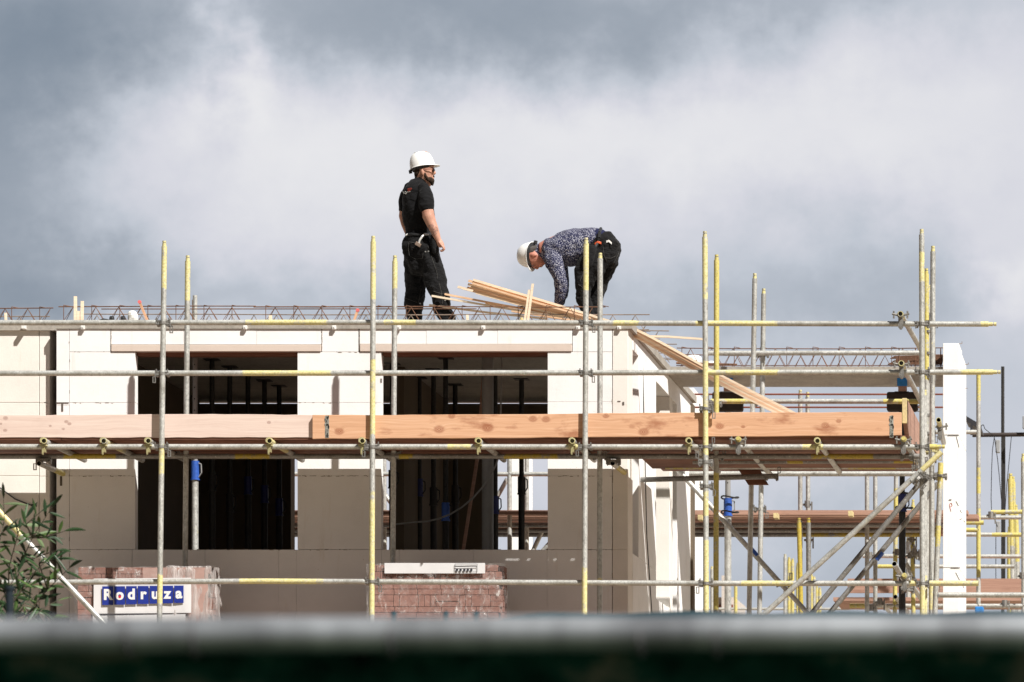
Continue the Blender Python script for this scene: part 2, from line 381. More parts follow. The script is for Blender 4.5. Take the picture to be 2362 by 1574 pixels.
# rear wall with openings, gap to the slab above, inner partition, floor and slab
b = MB(); RY = 46.5
def rear(px0, px1, py0, py1): b.box(X(px0, RY), X(px1, RY), RY, RY+.2, Z(py1, RY), Z(py0, RY))
rear(130-60, 671, 931.5, 1500); rear(671, 945, 931.5, 1000); rear(945, 1141, 931.5, 1500); rear(1141, 1330, 931.5, 1000); rear(1330, 1598, 931.5, 1500)
rear(671, 945, 1345, 1500); rear(1141, 1330, 1345, 1500)
DARKB = block_mat('unlit brown block', (.14, .11, .08))  # dark copy of the block for inside walls, room shade put into its colour
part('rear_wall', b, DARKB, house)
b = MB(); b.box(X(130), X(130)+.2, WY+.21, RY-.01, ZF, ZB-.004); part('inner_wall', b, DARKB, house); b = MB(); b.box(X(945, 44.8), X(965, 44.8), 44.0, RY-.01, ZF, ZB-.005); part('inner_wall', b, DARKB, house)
slab = MB(); slab.box(X(129.5), XS+.035, WY-.012, 46.75, ZB, ZT)
so = part('floor_slab', slab, [CONC], house)
b = MB(); b.box(XS+.036, P(2178, 0, 44.5).x, 44.5, 45.5, ZB, ZT); rs = part('floor_slab', b, [CONC], house)
b = MB(); b.box(X(130), XS-.21, WY+.21, RY-.01, ZF-.25, ZF); part('floor', b, plain('darkened floor', (.09, .075, .06), .9), house)  # floor colour darkened to cut sun bounce into the rooms
b = MB(); b.box(X(130), XS, WY, 46.7, .001, Z(1440)-.003)
part('ground_storey_wall', b, BLOCK, house)
for px in (192.6, 566.8, 772, 921, 1115.6, 1334, 1428.7):
    b = MB(); b.box(X(px-4.5), X(px+4.5), WY-.035, WY-.0125, Z(761), Z(752)); b.box(X(px-1.5), X(px+1.5), WY-.041, WY-.0355, Z(758), Z(755)); part('clip', b, WHITEP, house, bevel=.004)
for (a, c) in ((131, 1256), (1000, 1440)):
    pass
def girder(parent, x0, x1, Y, h=.165, stir=False, m_=RUST, bow=.006):
    g = MB(); top = ZT+h; r_ = random.Random(int(Y*100)+int(x0*10))
    nn = max(2, int((x1-x0)/.5)); pts = [(x0+(x1-x0)*k/nn, Y+r_.uniform(-1, 1)*bow, top+r_.uniform(-1, 1)*bow) for k in range(nn+1)]
    g.rod(pts, .0052)
    p_ = .2075; k = 0; xx = x0+.03; zig = [[], []]
    while xx < x1-.02:
        for sd in (0, 1): zig[sd].append((xx, Y if k % 2 else Y+(-.045, .045)[sd], top-.004 if k % 2 else ZT-.01))
        xx += p_/2; k += 1
    for q in zig: g.rod(q, .0026, 4)
    for sy in (-.05, .05): g.rod([(x0, Y+sy, ZT+.02), (x1, Y+sy, ZT+.02)], .004, 4)
    o1 = part('lattice_girder', g, m_, parent)
    if stir:
        xx = x0+.05
        while xx < x1:
            g = MB(); g.rod([(xx, Y-.01, ZT-.01), (xx, Y-.012, top+.012), (xx+.055, Y+.012, top+.004)], .0034, 4)
            xx += .2565; part('stirrup', g, RUST, parent)
girder(so, X(135, 41.7), X(590, 41.7), 41.70, stir=True); girder(so, X(600, 41.7), X(1396, 41.7), 41.72, stir=True)
g = MB(); g.rod([(X(235, 41.8), 41.78, ZT+.155), (X(1100, 41.8), 41.78, ZT+.157)], .005); g.rod([(X(1050, 41.8), 41.76, ZT+.175), (X(587, 41.8), 41.76, ZT+.172)], .006); part('reinforcing_bar', g, RUST, so)
for k, Y in enumerate((42.2, 42.7, 43.2, 43.65, 44.1)):
    girder(so, X(178+k*12, 42), XS+.11+.03*((k*7) % 3), Y, h=.165, m_=RUSTG)
for k, Y in enumerate((44.62, 45.1)):
    girder(rs, XS+.08, P(2176, 0, 44.5).x, Y, h=.195, m_=RUST, stir=(k == 0))
g = MB()
for k in range(9): g.rod([(P(2050+k*3 % 17, 0, 44.7).x, 44.56+.05*k, ZT+.03+.0165*k), (P(2174, 0, 44.6).x, 44.56+.04*k, ZT+.03+.0165*k)], .006)
for px in (2112, 2126, 2141, 2157, 2170, 2074): g.rod([(P(px, 0, 44.6).x, 44.6, ZT-.01), (P(px, 0, 44.6).x, 44.6, ZT+.19)], .006)
part('rebar_mat', g, RUST, rs)
g = MB(); g.rod([P(1560, 838, 44.55), P(1700, 842, 44.7)], .012); part('reinforcing_bar', g, RUST, rs)
# end leaf wall on the far right
b = MB(); LY = 44.4
bw = MB()
x0, x1 = P(2175, 0, LY).x, P(2212, 0, LY).x
for za, zb in ((Z(792, LY), Z(1004, LY)), (Z(1004.8, LY), Z(1310, LY)), (Z(1310.8, LY), .002)):
    bw.box(x0, x1, LY, LY+.55, zb+.002, za-.001)
    bw.box(x0+.01, x1-.045, LY+.552, LY+1.2, zb+.002, min(za-.001, Z(840, 45.6)))
    bw.box(x1-.06, x1-.001, LY+.64, LY+1.35, zb+.002, min(za-.001, Z(838, 45.6)))
lw = thing('end_wall', 'tall narrow white block wall end standing right of the scaffold corner', 'wall', (x0, LY, 0))
part('wall', bw, BLOCK, lw, bevel=.004)
b = MB()
for px, py, l_, a_ in ((2192, 1153, 6, 0), (2208, 1162, 12, -60), (2216, 1180, 8, -60), (2204, 1310, 22, 0), (2209, 1330, 20, -62), (2221, 1352, 10, -70), (2199, 1004, 26, 0), (2209, 1020, 26, -75), (2216, 1198, 6, 20), (2224, 1203, 5, -70)):
    q = P(px, py, LY-.004 if px < 2206 else LY+.0); d_ = Vector((math.cos(R(a_)), 0, math.sin(R(a_))))*(l_/240/2)
    b.rod([q-d_, q+d_], .0035, 4)
part('crack', b, MATS['dark scar'], lw)
b = MB()
q = P(2190, 1163, LY-.003)
b.rod([q+Vector(v_) for v_ in ((0, 0, 0), (.02, 0, .01), (.028, 0, -.015), (.005, 0, -.03), (.016, 0, -.07))], .0022, 4)
b.rod([q+Vector(v_) for v_ in ((0, 0, 0), (.004, 0, -.03))], .0022, 4)
part('chalk_mark', b, plain('red crayon', (.55, .16, .14), .8), lw)
b = MB(); b.rod([P(2212, 793, 44.6), P(2219, 793, 44.6), P(2219, 788, 44.6)], .003, 4); b.rod([P(2226, 841, 45.4), P(2233, 841, 45.4), P(2234, 837, 45.4)], .003, 4); b.rod([P(2226, 896, 45.4), P(2232, 896, 45.4)], .003, 4)
part('wall_tie', b, RUSTG, lw)

# left neighbour house
lh = thing('neighbour_house_shell', 'cream block wall of the neighbouring house at the left edge behind a dark gap', 'building', (-12, 43, 0))
b = MB(); LW = 41.62
for a, c, vj in ((-300, 90, (-40,)), (90.5, 115, ())):
    wallblocks(b, a, c, 760, 1440, LW, .2, vj, (929, 1098) if a < 0 else (930, 1099))
part('front_wall', b, BLOCKW, lh, bevel=.003)
b = MB(); b.box(X(-300, LW), X(113, LW), LW+.21, 46.6, .002, ZB); b.box(X(-300, LW), X(115, LW), LW, LW+.2, .002, Z(1440, LW)-.002)
part('side_wall', b, BLOCKW, lh)
b = MB(); b.box(X(-300, LW), X(127, LW), LW-.03, 46.7, ZB, ZT); ls = part('floor_slab', b, CONC, lh)
b = MB(); b.box(X(54.5, LW), X(63.5, LW), LW-.09, LW-.03, Z(762, LW), Z(752, LW)); part('clip', b, WHITEP, lh, bevel=.004)
girder(ls, X(-200), X(123, 41.8), 41.8, stir=True); girder(ls, X(-200), X(160, 42.3)-.18, 42.3, m_=RUSTG)
b = MB(); b.rod([P(-5, 1122, LW-.012), P(35, 1152, LW-.012), P(72, 1166, LW-.01)], .006); b.rod([P(72, 1166, LW-.01), P(84, 1167, LW-.01)], .012)
part('cable', b, BLACKP, lh)

# ------------------------------------------------------------------ main scaffold
sc = thing('tube_scaffold', 'galvanised and yellow tube scaffold along the front of the white block house', 'scaffold', (-6, 40.5, 0))
def stand(name, px0, py0, px1, py1, Y, bands, parent=sc, mats=TB, r=RT, spig=True, ground=True, Y1=None):
    a = P(px0, py0, Y); c = P(px1, py1, Y if Y1 is None else Y1)
    h = .05
    b = MB(); top = a-Vector((0, 0, h)) if spig else a
    if ground:
        k = (top.z-.02)/(top.z-c.z); full = top+(c-top)*k
        bands = [(x_/k, y_/k) for x_, y_ in bands]
        c = full
        b.box(c.x-.07, c.x+.07, c.y-.07, c.y+.07, .001, .02)
    b.tube(top, c, r, 14, bands)
    if spig: b.spigot(top, (0, 0, 1), r*.76)
    return part(name, b, mats, parent, True)
# outer standards: band fractions run from the top to the photo's lower edge
stand('standard', 379, 556, 368, 1425, 40, [(0, .12), (.53, .62), (.88, .97)])
stand('standard', 861, 545, 857.5, 1425, 40, [(0, .16), (.31, .52), (.66, 1.0)])
stand('standard', 1352, 549, 1348, 1425, 40, [(0, .13), (.86, 1.0)])
stand('standard', 1626, 534, 1629, 1425, 40, [(0, .17), (.32, .58), (.66, .74), (.79, 1.0)])
stand('standard', 2126, 529, 2128, 1425, 40, [(.04, .13), (.91, 1.0)])
# inner standards
stand('standard', 433, 590, 427, 1300, 40.9, [(0, .14)])
stand('standard', 911, 590, 906, 1300, 40.9, [(0, .1)], mats=TB)
stand('standard', 1384.5, 584, 1383, 1411, 40.9, [(.9, .93)])
stand('standard', 1653, 588, 1651.5, 1411, 40.9, [(0, .46), (.60, 1.0)], mats=TY)
stand('standard', 2152, 568, 2148.5, 1411, 40.9, [(.92, 1)])
stand('standard', 1741, 631, 1728, 1411, 43.2, [])
stand('standard', 1761.5, 666, 1752, 1411, 44.1, [(.48, .52)])
stand('standard', 2136.8, 620, 2138, 1411, 42.9, [(0, .32)], mats=TY)
stand('standard', 2143, 658, 2144, 1411, 43.9, [])
stand('standard', 2133, 900, 2133, 1425, 42.0, [(.8, 1)])
def lg(name, px0, py0, px1, py1, Y, bands=(), Y1=None, mats=TB, r=RT, spig1=False, spig0=False, parent=sc):
    a = P(px0, py0, Y); c = P(px1, py1, Y if Y1 is None else Y1); b = MB(); b.tube(a, c, r, 14, bands)
    if spig1: b.spigot(c, c-a, r*.76, .07)
    if spig0: b.spigot(a, a-c, r*.76, .07)
    return part(name, b, mats, parent, True)
yb = lambda L: [((a-(-80))/(2294+80), (c-(-80))/(2294+80)) for a, c in L]
lg('guard_rail', -80, 745, 860, 744, 40.052, [((560+80)/940, (760+80)/940)])
lg('guard_rail', 860, 744, 2280, 748, 40.052, [((880-860)/1420, (965-860)/1420), ((1330+80-860)/1420, (1480-860)/1420), ((1600-860)/1420, (1800-860)/1420), (.985, 1)], spig1=True)
lg('guard_rail', -80, 861.5, 860, 861, 40.052, [((555+80)/940, (770+80)/940)])
lg('guard_rail', 860, 861, 2290, 858.7, 40.052, [((1628-860)/1430, (1800-860)/1430), ((2210-860)/1430, 1)], spig1=True)
lg('ledger', -80, 1031, 855, 1031, 40.052, [])
lg('ledger', 855, 1031, 2135, 1031.5, 40.052, [((1028-855)/1280, (1092-855)/1280), ((1300-855)/1280, (1345-855)/1280), ((1845-855)/1280, (1905-855)/1280)])
lg('ledger', 2094, 1032, 2161, 1031, 40.11, [(0, .4), (.6, 1)], spig1=True, mats=TY)
lg('ledger', -80, 1344.5, 610, 1341, 40.052, [((548+80)/690, 1)])
lg('ledger', 610, 1341, 1628, 1346, 40.052, [(0, .14)])
lg('ledger', 1628, 1346, 2257, 1346, 40.052, [((1706-1628)/629, (1835-1628)/629), ((2094-1628)/629, 1)])
for py in (1500, 1700, 2100): lg('ledger', -80, py, 2200, py, 40.052)
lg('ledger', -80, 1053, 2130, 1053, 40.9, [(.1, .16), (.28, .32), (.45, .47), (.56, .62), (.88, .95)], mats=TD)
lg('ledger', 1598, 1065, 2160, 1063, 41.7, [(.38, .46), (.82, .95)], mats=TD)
lg('ledger', 1535, 1077, 2130, 1077, 42.25, [(0, .15), (.7, .9)], mats=TY)
lg('guard_rail', 1634, 815, 2122, 814.5, 43.95)
lg('guard_rail', 1640, 926, 2134, 926.5, 43.05, [(0, .27), (.8, 1)], mats=TY)
lg('tie_tube', 1479, 1107, 1788, 1099, 42.4, mats=TD, Y1=41.6)
lg('ledger', 1590, 1093, 2111, 1093, 44.0)
# end returns whose open ends face the camera
for (a, b_, Y0, c, d_, Y1, mm) in ((2077, 724, 39.93, 2124, 806, 42.9, TB), (2079, 838, 39.93, 2124, 926, 42.9, TB), (2166, 968, 42.4, 2178, 1020, 45.0, TB), (36, 1088, 40.85, 150, 1098, 41.49, TY)):
    pass
lg('guard_rail', 2077, 724, 2124, 806, 39.93, [(0, .1)], Y1=42.9); lg('guard_rail', 2079, 838, 2124, 926, 39.93, [(0, .1)], Y1=42.9)
lg('guard_rail', 2165, 969, 2177, 1022, 42.6, [(0, .2)], Y1=44.3)
lg('tie_tube', 90, 1069, 150, 1095, 40.8, [(.55, 1)], Y1=41.56, mats=TY); lg('tie_tube', 1413, 1069, 1440, 1090, 40.8, [(.3, 1)], Y1=41.46, mats=TY)
lg('tie_tube', 2063, 1255+46, 2098, 1360, 40.3, Y1=42.0)
lg('ledger', 2165, 1373, 2420, 1373, 40.6)
# transoms under the deck, open ends towards the camera
clampm = None
for px in (101.3, 239.3, 342, 621.7, 835.8, 1103.9, 1320, 1589.4, 1885.5):
    a = P(px, 1017.3, 39.95); b = MB(); b.tube(a, (a.x, 41.4 if px < 1500 else 42.35, a.z), RT, 16, [(0, .02)] if px not in (239.3, 621.7) else [(0, .5)])
    part('transom', b, TB, sc, True)
for px in (1703, 2084.5):
    a = P(px, 1013, 39.96); b = MB(); b.tube(a, (a.x, 42.9, a.z+.02), RT, 16, [(0, .03)]); b.spigot(a, (0, -1, 0)); part('transom', b, TY, sc, True)
a = P(2086, 1328, 39.96); b = MB(); b.tube(a, (a.x, 42.9, a.z), RT, 16, [(0, .03)]); b.spigot(a, (0, -1, 0)); part('transom', b, TY, sc, True)
# braces
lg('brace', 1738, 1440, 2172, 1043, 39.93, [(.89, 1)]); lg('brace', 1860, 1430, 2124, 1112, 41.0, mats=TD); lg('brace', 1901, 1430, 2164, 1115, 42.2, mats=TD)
lg('brace', 1560, 1080, 1872, 1425, 43.4)
b = MB(); b.tube(P(1728, 1263, 43.4), P(1746, 1283, 43.4), RT+.002, 14, hollow=False); part('paint_band', b, BLUE, sc, True)
b = MB(); b.tube(P(2021, 1291, 42.2), P(2035, 1274, 42.2), RT+.002, 14, hollow=False); part('paint_band', b, BLUE, sc, True)
lg('brace', 2170, 1068, 2156, 1425, 40.6, [(0, .18), (.4, .55)], mats=TY)
lg('brace', -40, 1140, 262, 1462, 38.6, [(0, .3)], Y1=38.6)
# couplers: one mesh each kind, shared
def coupler_mesh(name, mats_):
    b = MB(); r_ = RT+.006
    b.tube((0, 0, -.012), (0, 0, .012), r_, 12, hollow=False)                       # strap round the standard
    b.tube((.0, .052, 0), (.0001, .052, 0), .001, 4, hollow=False)
    b.tube((-.036, .052, 0), (-.058, .052, 0), r_, 12, hollow=False); b.tube((.036, .052, 0), (.06, .052, 0), r_, 12, hollow=False)
    for s_ in (-1, 1):
        b.box(s_*.034-.010, s_*.034+.010, -.012, .045, -.018, .018)
        b.tube((s_*.044-.016, -.008, .012), (s_*.044+.020, -.008, .012), .007, 6, hollow=False); b.tube((s_*.044-.016, -.008, -.012), (s_*.044+.018, -.008, -.012), .007, 6, hollow=False)
        b.tube((s_*.052, -.012, .02), (s_*.052, -.012, .042), .006, 6, hollow=False)
    b.box(.058, .066, -.016, -.004, -.085, .03); b.box(.080, .087, -.016, -.004, -.085, -.03); b.box(.058, .087, -.016, -.004, -.09, -.083); b.box(.058, .087, -.016, -.004, -.036, -.03)
    b.box(.03, .06, -.01, .03, -.028, .022)
    return b.mesh(name, mats_)
CM = coupler_mesh('coupler', [CLAMP]); CMY = coupler_mesh('coupler_yellow', [CLAMPY])
def coupler(px, py, Y, rot=0, me=None, flip=1, sc_=1.0):
    p_ = P(px, py, Y); o = bpy.data.objects.new('coupler', me or CM); COL.objects.link(o); o.parent = sc
    o.location = p_-sc.location; o.rotation_euler = (0, rot, 0); o.scale = (flip*sc_, sc_, sc_)
for i, (pts, xs) in enumerate([((745, 862, 1031), (376, 374, 372)), ((1031, 1342), (859, 858)), ((746, 861, 1031), (1352, 1351, 1350)), ((943, 1031, 1066, 1122, 1346), (1628, 1628, 1628, 1629, 1629)), ((747, 859, 1031, 1346), (2127, 2127, 2127, 2128))]):
    for k, (yy, xx) in enumerate(zip(pts, xs)): coupler(xx, yy, 40, random.choice((0, 0, math.pi)), flip=-1 if (i+k) % 3 == 1 else 1, sc_=random.uniform(.92, 1.08))
for px, py, Y, me in ((907, 1050, 40.9, CM), (1383, 1052, 40.9, CM), (430, 1052, 40.9, CM), (1652, 1055, 40.9, CM), (2150, 1040, 40.9, CMY), (1759, 817, 44.05, CM), (1754, 930, 43.2, CM), (1752, 1175, 44.1, CM), (1757, 1078, 42.6, CM), (1650, 930, 43.0, CM), (2149, 1100, 40.9, CM), (2140, 1068, 41.5, CM), (2142, 815, 42.9, CM), (2142, 765, 42.9, CM), (2143, 870, 42.9, CM), (2142, 1000, 42.9, CM), (2133, 1070, 41.6, CM), (2146, 1346, 40.9, CM), (2134, 1352, 41.9, CM), (2169, 1098, 40.6, CM), (2118, 1078, 40.9, CM), (2091, 1055, 40.5, CM), (1806, 1345, 41, CM), (2138, 958, 42.9, CM), (1760, 1085, 43.0, CM), (2093, 1360, 40.6, CM), (1779, 1100, 41.6, CM), (100, 1062, 40.85, CM), (1415, 1064, 40.85, CM)):
    coupler(px, py, Y, random.choice((0, math.pi)), me, random.choice((1, -1)))
coupler(2117, 1106, 39.92, -R(45)); coupler(2125, 1100, 39.94, R(40))
# small yellow putlog clips below each transom end, and collars for the returns
b = MB()
b.tube((0, -.03, 0), (0, .02, 0), .030, 14, hollow=False); b.box(-.014, .014, -.03, .03, -.10, -.02); b.box(-.030, .030, -.034, .03, -.048, -.034); b.tube((0, -.035, -.07), (0, .035, -.07), .012, 8, hollow=False); b.box(-.006, .006, -.045, -.03, -.125, -.05)
PC = b.mesh('putlog_clip', [CLAMPY], True)
for px, py in [(q, 1017.3) for q in (101.3, 239.3, 342, 621.7, 835.8, 1103.9, 1320, 1589.4, 1885.5)]:
    o = bpy.data.objects.new('putlog_clip', PC); COL.objects.link(o); o.parent = sc; o.location = P(px, py, 40.02)-sc.location
b = MB(); b.tube((0, -.03, 0), (0, .02, 0), .032, 14, hollow=False)
for s_ in (-1, 1): b.tube((s_*.03, 0, .0), (s_*.075, 0, .012), .010, 8, hollow=False); b.tube((s_*.06, 0, -.03), (s_*.06, 0, .035), .008, 8, hollow=False)
b.box(-.02, .02, -.02, .03, -.11, -.03); b.tube((0, -.03, -.11), (0, .03, -.11), .016, 8, hollow=False)
RC = b.mesh('swivel_coupler', [CLAMP], True)
for px, py, Y in ((2077.5, 727, 40.0), (2079.5, 841, 40.0), (1703, 1016, 40.02), (2084, 1016, 40.02), (2086, 1331, 40.02), (2168, 985, 43.0)):
    o = bpy.data.objects.new('swivel_coupler', RC); COL.objects.link(o); o.parent = sc; o.location = P(px, py, Y)-sc.location
# deck planks
zd0, zd1 = 6.435, 6.472
def planks(x0, x1, y0, y1, n_, joints=()):
    w_ = (y1-y0)/n_
    for k in range(n_):
        b = MB(); js = [x0]+list(joints)+[x1]
        for a, c in zip(js, js[1:]): b.box(a+.003, c-.003, y0+k*w_+.002, y0+(k+1)*w_-.002, zd0, zd1)
        part('deck_board', b, WRED, sc, bevel=.003)
planks(X(-100, 40.2), X(2092, 40.2), 40.075, 40.935, 4, (X(150, 40.2), X(760, 40.2), X(1480, 40.2)))
planks(X(-100, 40.2), X(2092, 40.2), 40.954, 41.425, 2, (X(500, 40.2), X(1200, 40.2)))
b = MB(); cuts = [-100]
slots = [(p_+151, q_+151) for p_, q_ in ((1165, 1200), (1214, 1229), (1254, 1286), (1300, 1328))]
prev = X(-100, 40.2)
for p_, q_ in slots: b.box(prev, X(p_), 40.936, 40.953, zd0, zd0+.03); prev = X(q_)
b.box(prev, X(2092, 40.2), 40.936, 40.953, zd0, zd0+.03); part('deck_filler', b, WRED, sc)  # added strip; only its slots let dashes of sun onto the wall
planks(XS+.12, X(2092, 40.2), 41.43, 42.3, 4)
zd0, zd1 = 6.505, 6.542; planks(XS+.12, X(2092, 40.2), 42.31, 43.12, 4); zd0, zd1 = 6.435, 6.472  # raised boards added to shade the standard behind them
for k in range(5):
    z0 = 4.30
    bb = MB(); bb.box(X(-100, 40.2), X(2092, 40.2), 40.19+k*.24, 40.19+k*.24+.225, z0, z0+.038); part('deck_board', bb, WRED, sc, bevel=.003)
bb = MB(); bb.slab([(P(1706, 1082, 42.5).x, P(0, 1082, 42.5).z), (P(1773, 1119, 42.5).x, P(0, 1119, 42.5).z), (P(1736, 1119, 42.5).x, P(0, 1119, 42.5).z)][::-1], 42.48, 42.52)
bb.slab([(P(1700, 1080, 42.6).x, P(0, 1079, 42.6).z), (P(1750, 1079, 42.6).x, P(0, 1079, 42.6).z), (P(1773, 1119, 42.6).x, P(0, 1119, 42.6).z), (P(1726, 1119, 42.6).x, P(0, 1119, 42.6).z)][::-1], 42.58, 42.62)
part('hanging_board', bb, WRED, sc)
# toe boards
def toe(name, label, x0, x1, ys, zt0, zt1, zb0, zb1, m_, bands=()):
    o = thing(name, label, 'board', (x0, ys, zb0)); b = MB(); nn = 30; top = []; bot = []
    rr = random.Random(int(-x0*50))
    for k in range(nn+1):
        f_ = k/nn; xx = x0+(x1-x0)*f_
        top.append((xx, zt0+(zt1-zt0)*f_+rr.uniform(-.0025, .0025)+.004*math.sin(f_*7+zt0*9))); bot.append((xx, zb0+(zb1-zb0)*f_+rr.uniform(-.003, .003)))
    b.slab(bot+top[::-1], ys, ys+.038); part('plank', b, m_, o, bevel=.003)
    for a, c in bands:
        b = MB(); rr = random.Random(3)
        for k in range(60):
            xx = rr.uniform(a, c); zz = rr.uniform(zb0+.012, zt0-.012); b.box(xx-.004, xx+.004, ys-.0035, ys-.0005, zz-.008, zz+.008)
        b.box(a, c, ys-.0015, ys-.0002, zb0+.008, zt0-.008)
        part('nail_plate', b, plain('zinc plate', (.42, .42, .38), .5, .5, .4, 80), o)
    return o
toe('toe_board', 'orange fir toe board with large dark knots, right end of the scaffold deck', X(720.7, 40.03), X(2079.5, 40.03), 40.028, Z(957.5, 40.03), Z(950.5, 40.03), Z(1012.5, 40.03), Z(1004.5, 40.03), WORANGE,
    [(X(750, 40.03), X(759, 40.03)), (X(2052, 40.03), X(2061, 40.03))])
toe('toe_board', 'pale pinkish pine toe board running off the left edge of the photo', X(-90, 40.07), X(738, 40.07), 40.068, Z(957, 40.07), Z(957, 40.07), Z(1009.8, 40.07), Z(1009.5, 40.07), WPINK)
o = thing('return_board', 'short reddish end board running back from the orange toe board beside the right corner', 'board', (X(2087, 40.2), 40.2, zd1))
b = MB(); zt = Z(924, 40.2); b.slab([(40.13, zt-.21), (40.13, zt), (42.1, zt), (42.1, zd1+.002), (40.42, zd1+.002)], 0, .04)
b.v = [(X(2084, 40.2)+y_, x_, z_) for x_, y_, z_ in b.v]; part('plank', b, WREDL, o, bevel=.003)
b = MB(); b.box(X(2081, 40.09), X(2092, 40.09), 40.08, 40.127, Z(977, 40.09), Z(919, 40.09)); part('end_block', b, YBLOCK, o, bevel=.003)

# ------------------------------------------------------------------ props
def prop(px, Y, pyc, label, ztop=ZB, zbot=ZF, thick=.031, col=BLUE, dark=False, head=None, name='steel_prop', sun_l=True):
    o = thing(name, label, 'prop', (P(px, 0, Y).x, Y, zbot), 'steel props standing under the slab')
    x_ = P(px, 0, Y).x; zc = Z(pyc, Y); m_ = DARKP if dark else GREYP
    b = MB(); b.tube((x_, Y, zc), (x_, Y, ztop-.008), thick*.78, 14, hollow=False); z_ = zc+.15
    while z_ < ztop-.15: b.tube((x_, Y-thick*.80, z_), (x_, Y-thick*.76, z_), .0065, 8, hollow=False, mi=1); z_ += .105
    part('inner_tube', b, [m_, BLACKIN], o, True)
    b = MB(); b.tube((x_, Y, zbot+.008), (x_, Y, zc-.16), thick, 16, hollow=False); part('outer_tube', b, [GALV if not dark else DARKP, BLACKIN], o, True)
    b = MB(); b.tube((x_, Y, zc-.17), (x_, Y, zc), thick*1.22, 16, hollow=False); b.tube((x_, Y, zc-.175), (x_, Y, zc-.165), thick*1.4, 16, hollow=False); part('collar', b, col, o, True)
    b = MB(); hx = [(x_+thick*1.1, Y-.01, zc-.02), (x_+thick*1.9, Y-.015, zc-.03), (x_+thick*2.0, Y-.015, zc-.11), (x_+thick*1.1, Y-.01, zc-.15)]; b.rod(hx, .006, 6); part('handle', b, m_, o, True)
    b = MB(); b.box(x_-.07, x_+.07, Y-.07, Y+.07, ztop-.008, ztop-.001); b.box(x_-.07, x_+.07, Y-.07, Y+.07, zbot+.001, zbot+.008); part('plate', b, m_, o)
    return o
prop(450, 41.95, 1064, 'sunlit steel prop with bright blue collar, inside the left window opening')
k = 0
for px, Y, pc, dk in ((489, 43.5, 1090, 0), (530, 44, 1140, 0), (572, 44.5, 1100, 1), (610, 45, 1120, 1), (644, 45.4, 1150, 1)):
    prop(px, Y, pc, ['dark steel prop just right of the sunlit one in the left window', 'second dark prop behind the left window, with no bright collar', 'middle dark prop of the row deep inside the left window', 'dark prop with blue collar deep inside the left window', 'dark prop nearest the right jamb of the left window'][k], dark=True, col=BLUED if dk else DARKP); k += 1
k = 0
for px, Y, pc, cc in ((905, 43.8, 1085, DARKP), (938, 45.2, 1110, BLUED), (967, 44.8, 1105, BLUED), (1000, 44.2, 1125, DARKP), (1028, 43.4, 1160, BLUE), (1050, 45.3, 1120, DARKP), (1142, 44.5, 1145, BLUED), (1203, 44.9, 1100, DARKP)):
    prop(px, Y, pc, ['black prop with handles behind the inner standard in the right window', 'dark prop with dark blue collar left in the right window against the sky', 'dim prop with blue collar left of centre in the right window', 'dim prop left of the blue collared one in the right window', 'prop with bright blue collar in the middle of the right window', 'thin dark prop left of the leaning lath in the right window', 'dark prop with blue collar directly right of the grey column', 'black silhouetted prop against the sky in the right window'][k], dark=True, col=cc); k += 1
# props under the rear slab strip on the right, with timber heads
for px, pc, lab, dk in ((1679, 1150, 'steel prop with blue collar between the yellow and grey standards at right', False), (2081, 1140, 'dark square prop with timber head behind the right diagonal braces', True)):
    Y = 44.9; o = prop(px, Y, pc, lab, ztop=Z(905, Y), zbot=.002, dark=dk, thick=.034, col=BLUE if not dk else BLUED)
    xx = P(px, 0, Y).x
    b = MB(); b.box(xx-.15, xx+.15, Y-.06, Y+.06, Z(950, Y), Z(905, Y)-.002); part('timber_head', b, plain('dark stained timber', (.035, .022, .015), .8), o, bevel=.02)
    b = MB(); b.box(xx-.035, xx+.045, Y-.065, Y+.03, Z(905, Y), ZB-.002); part('wedge', b, WREDL, o)
    b = MB(); b.box(xx-.045, xx+.055, Y-.075, Y-.066, Z(893, Y), Z(868, Y)); part('strap', b, BLUEC, o)
    for zz in (pc-2, pc+32):
        b = MB(); c_ = P(px, zz, Y); ring = [c_+Vector((math.cos(t_)*.085+.02, math.sin(t_)*.085, .01*math.sin(t_*2))) for t_ in [k_*math.pi/8 for k_ in range(17)]]
        b.rod(ring, .008, 6); part('ring_handle', b, DARKP, o, True)
o = thing('round_column', 'round grey pipe standing floor to ceiling in the right window', 'pipe', (P(1125, 0, 43).x, 43, ZF))
b = MB(); b.tube((P(1125, 0, 43).x, 43, ZF+.001), (P(1125, 0, 43).x, 43, ZB-.001), .055, 24, hollow=False); part('pipe', b, GREYP, o, True)
o = thing('conduit', 'thin white flexible conduit hanging in a curve across the right window', 'conduit', P(1145, 1040, 43.2))
b = MB(); pts = [(1153, 1040), (1150, 1056), (1143, 1075), (1130, 1100), (1112, 1125), (1090, 1150), (1066, 1170), (1040, 1186), (1012, 1197), (985, 1203), (955, 1205), (912, 1210)]
z0 = P(1153, 1040, 42.9); b.rod([(z0.x+.02, 42.9, ZB-.002)]+[P(a, c, 42.9) for a, c in pts]+[P(903, 1212, 42.9), P(899, 1268, 42.9)], .008, 8); part('hose', b, GREYP, o, True)
o = thing('leaning_lath', 'thin orange lath leaning left inside the right window opening', 'lath', P(1067, 1270, 43.6))
b = MB(); b.strip([P(1064, 1300, 43.4), P(1102, 1050, 43.6), P(1118, 830, 43.9)], Vector((.015, 0, 0)), Vector((0, .01, 0))); part('lath', b, WREDL, o)

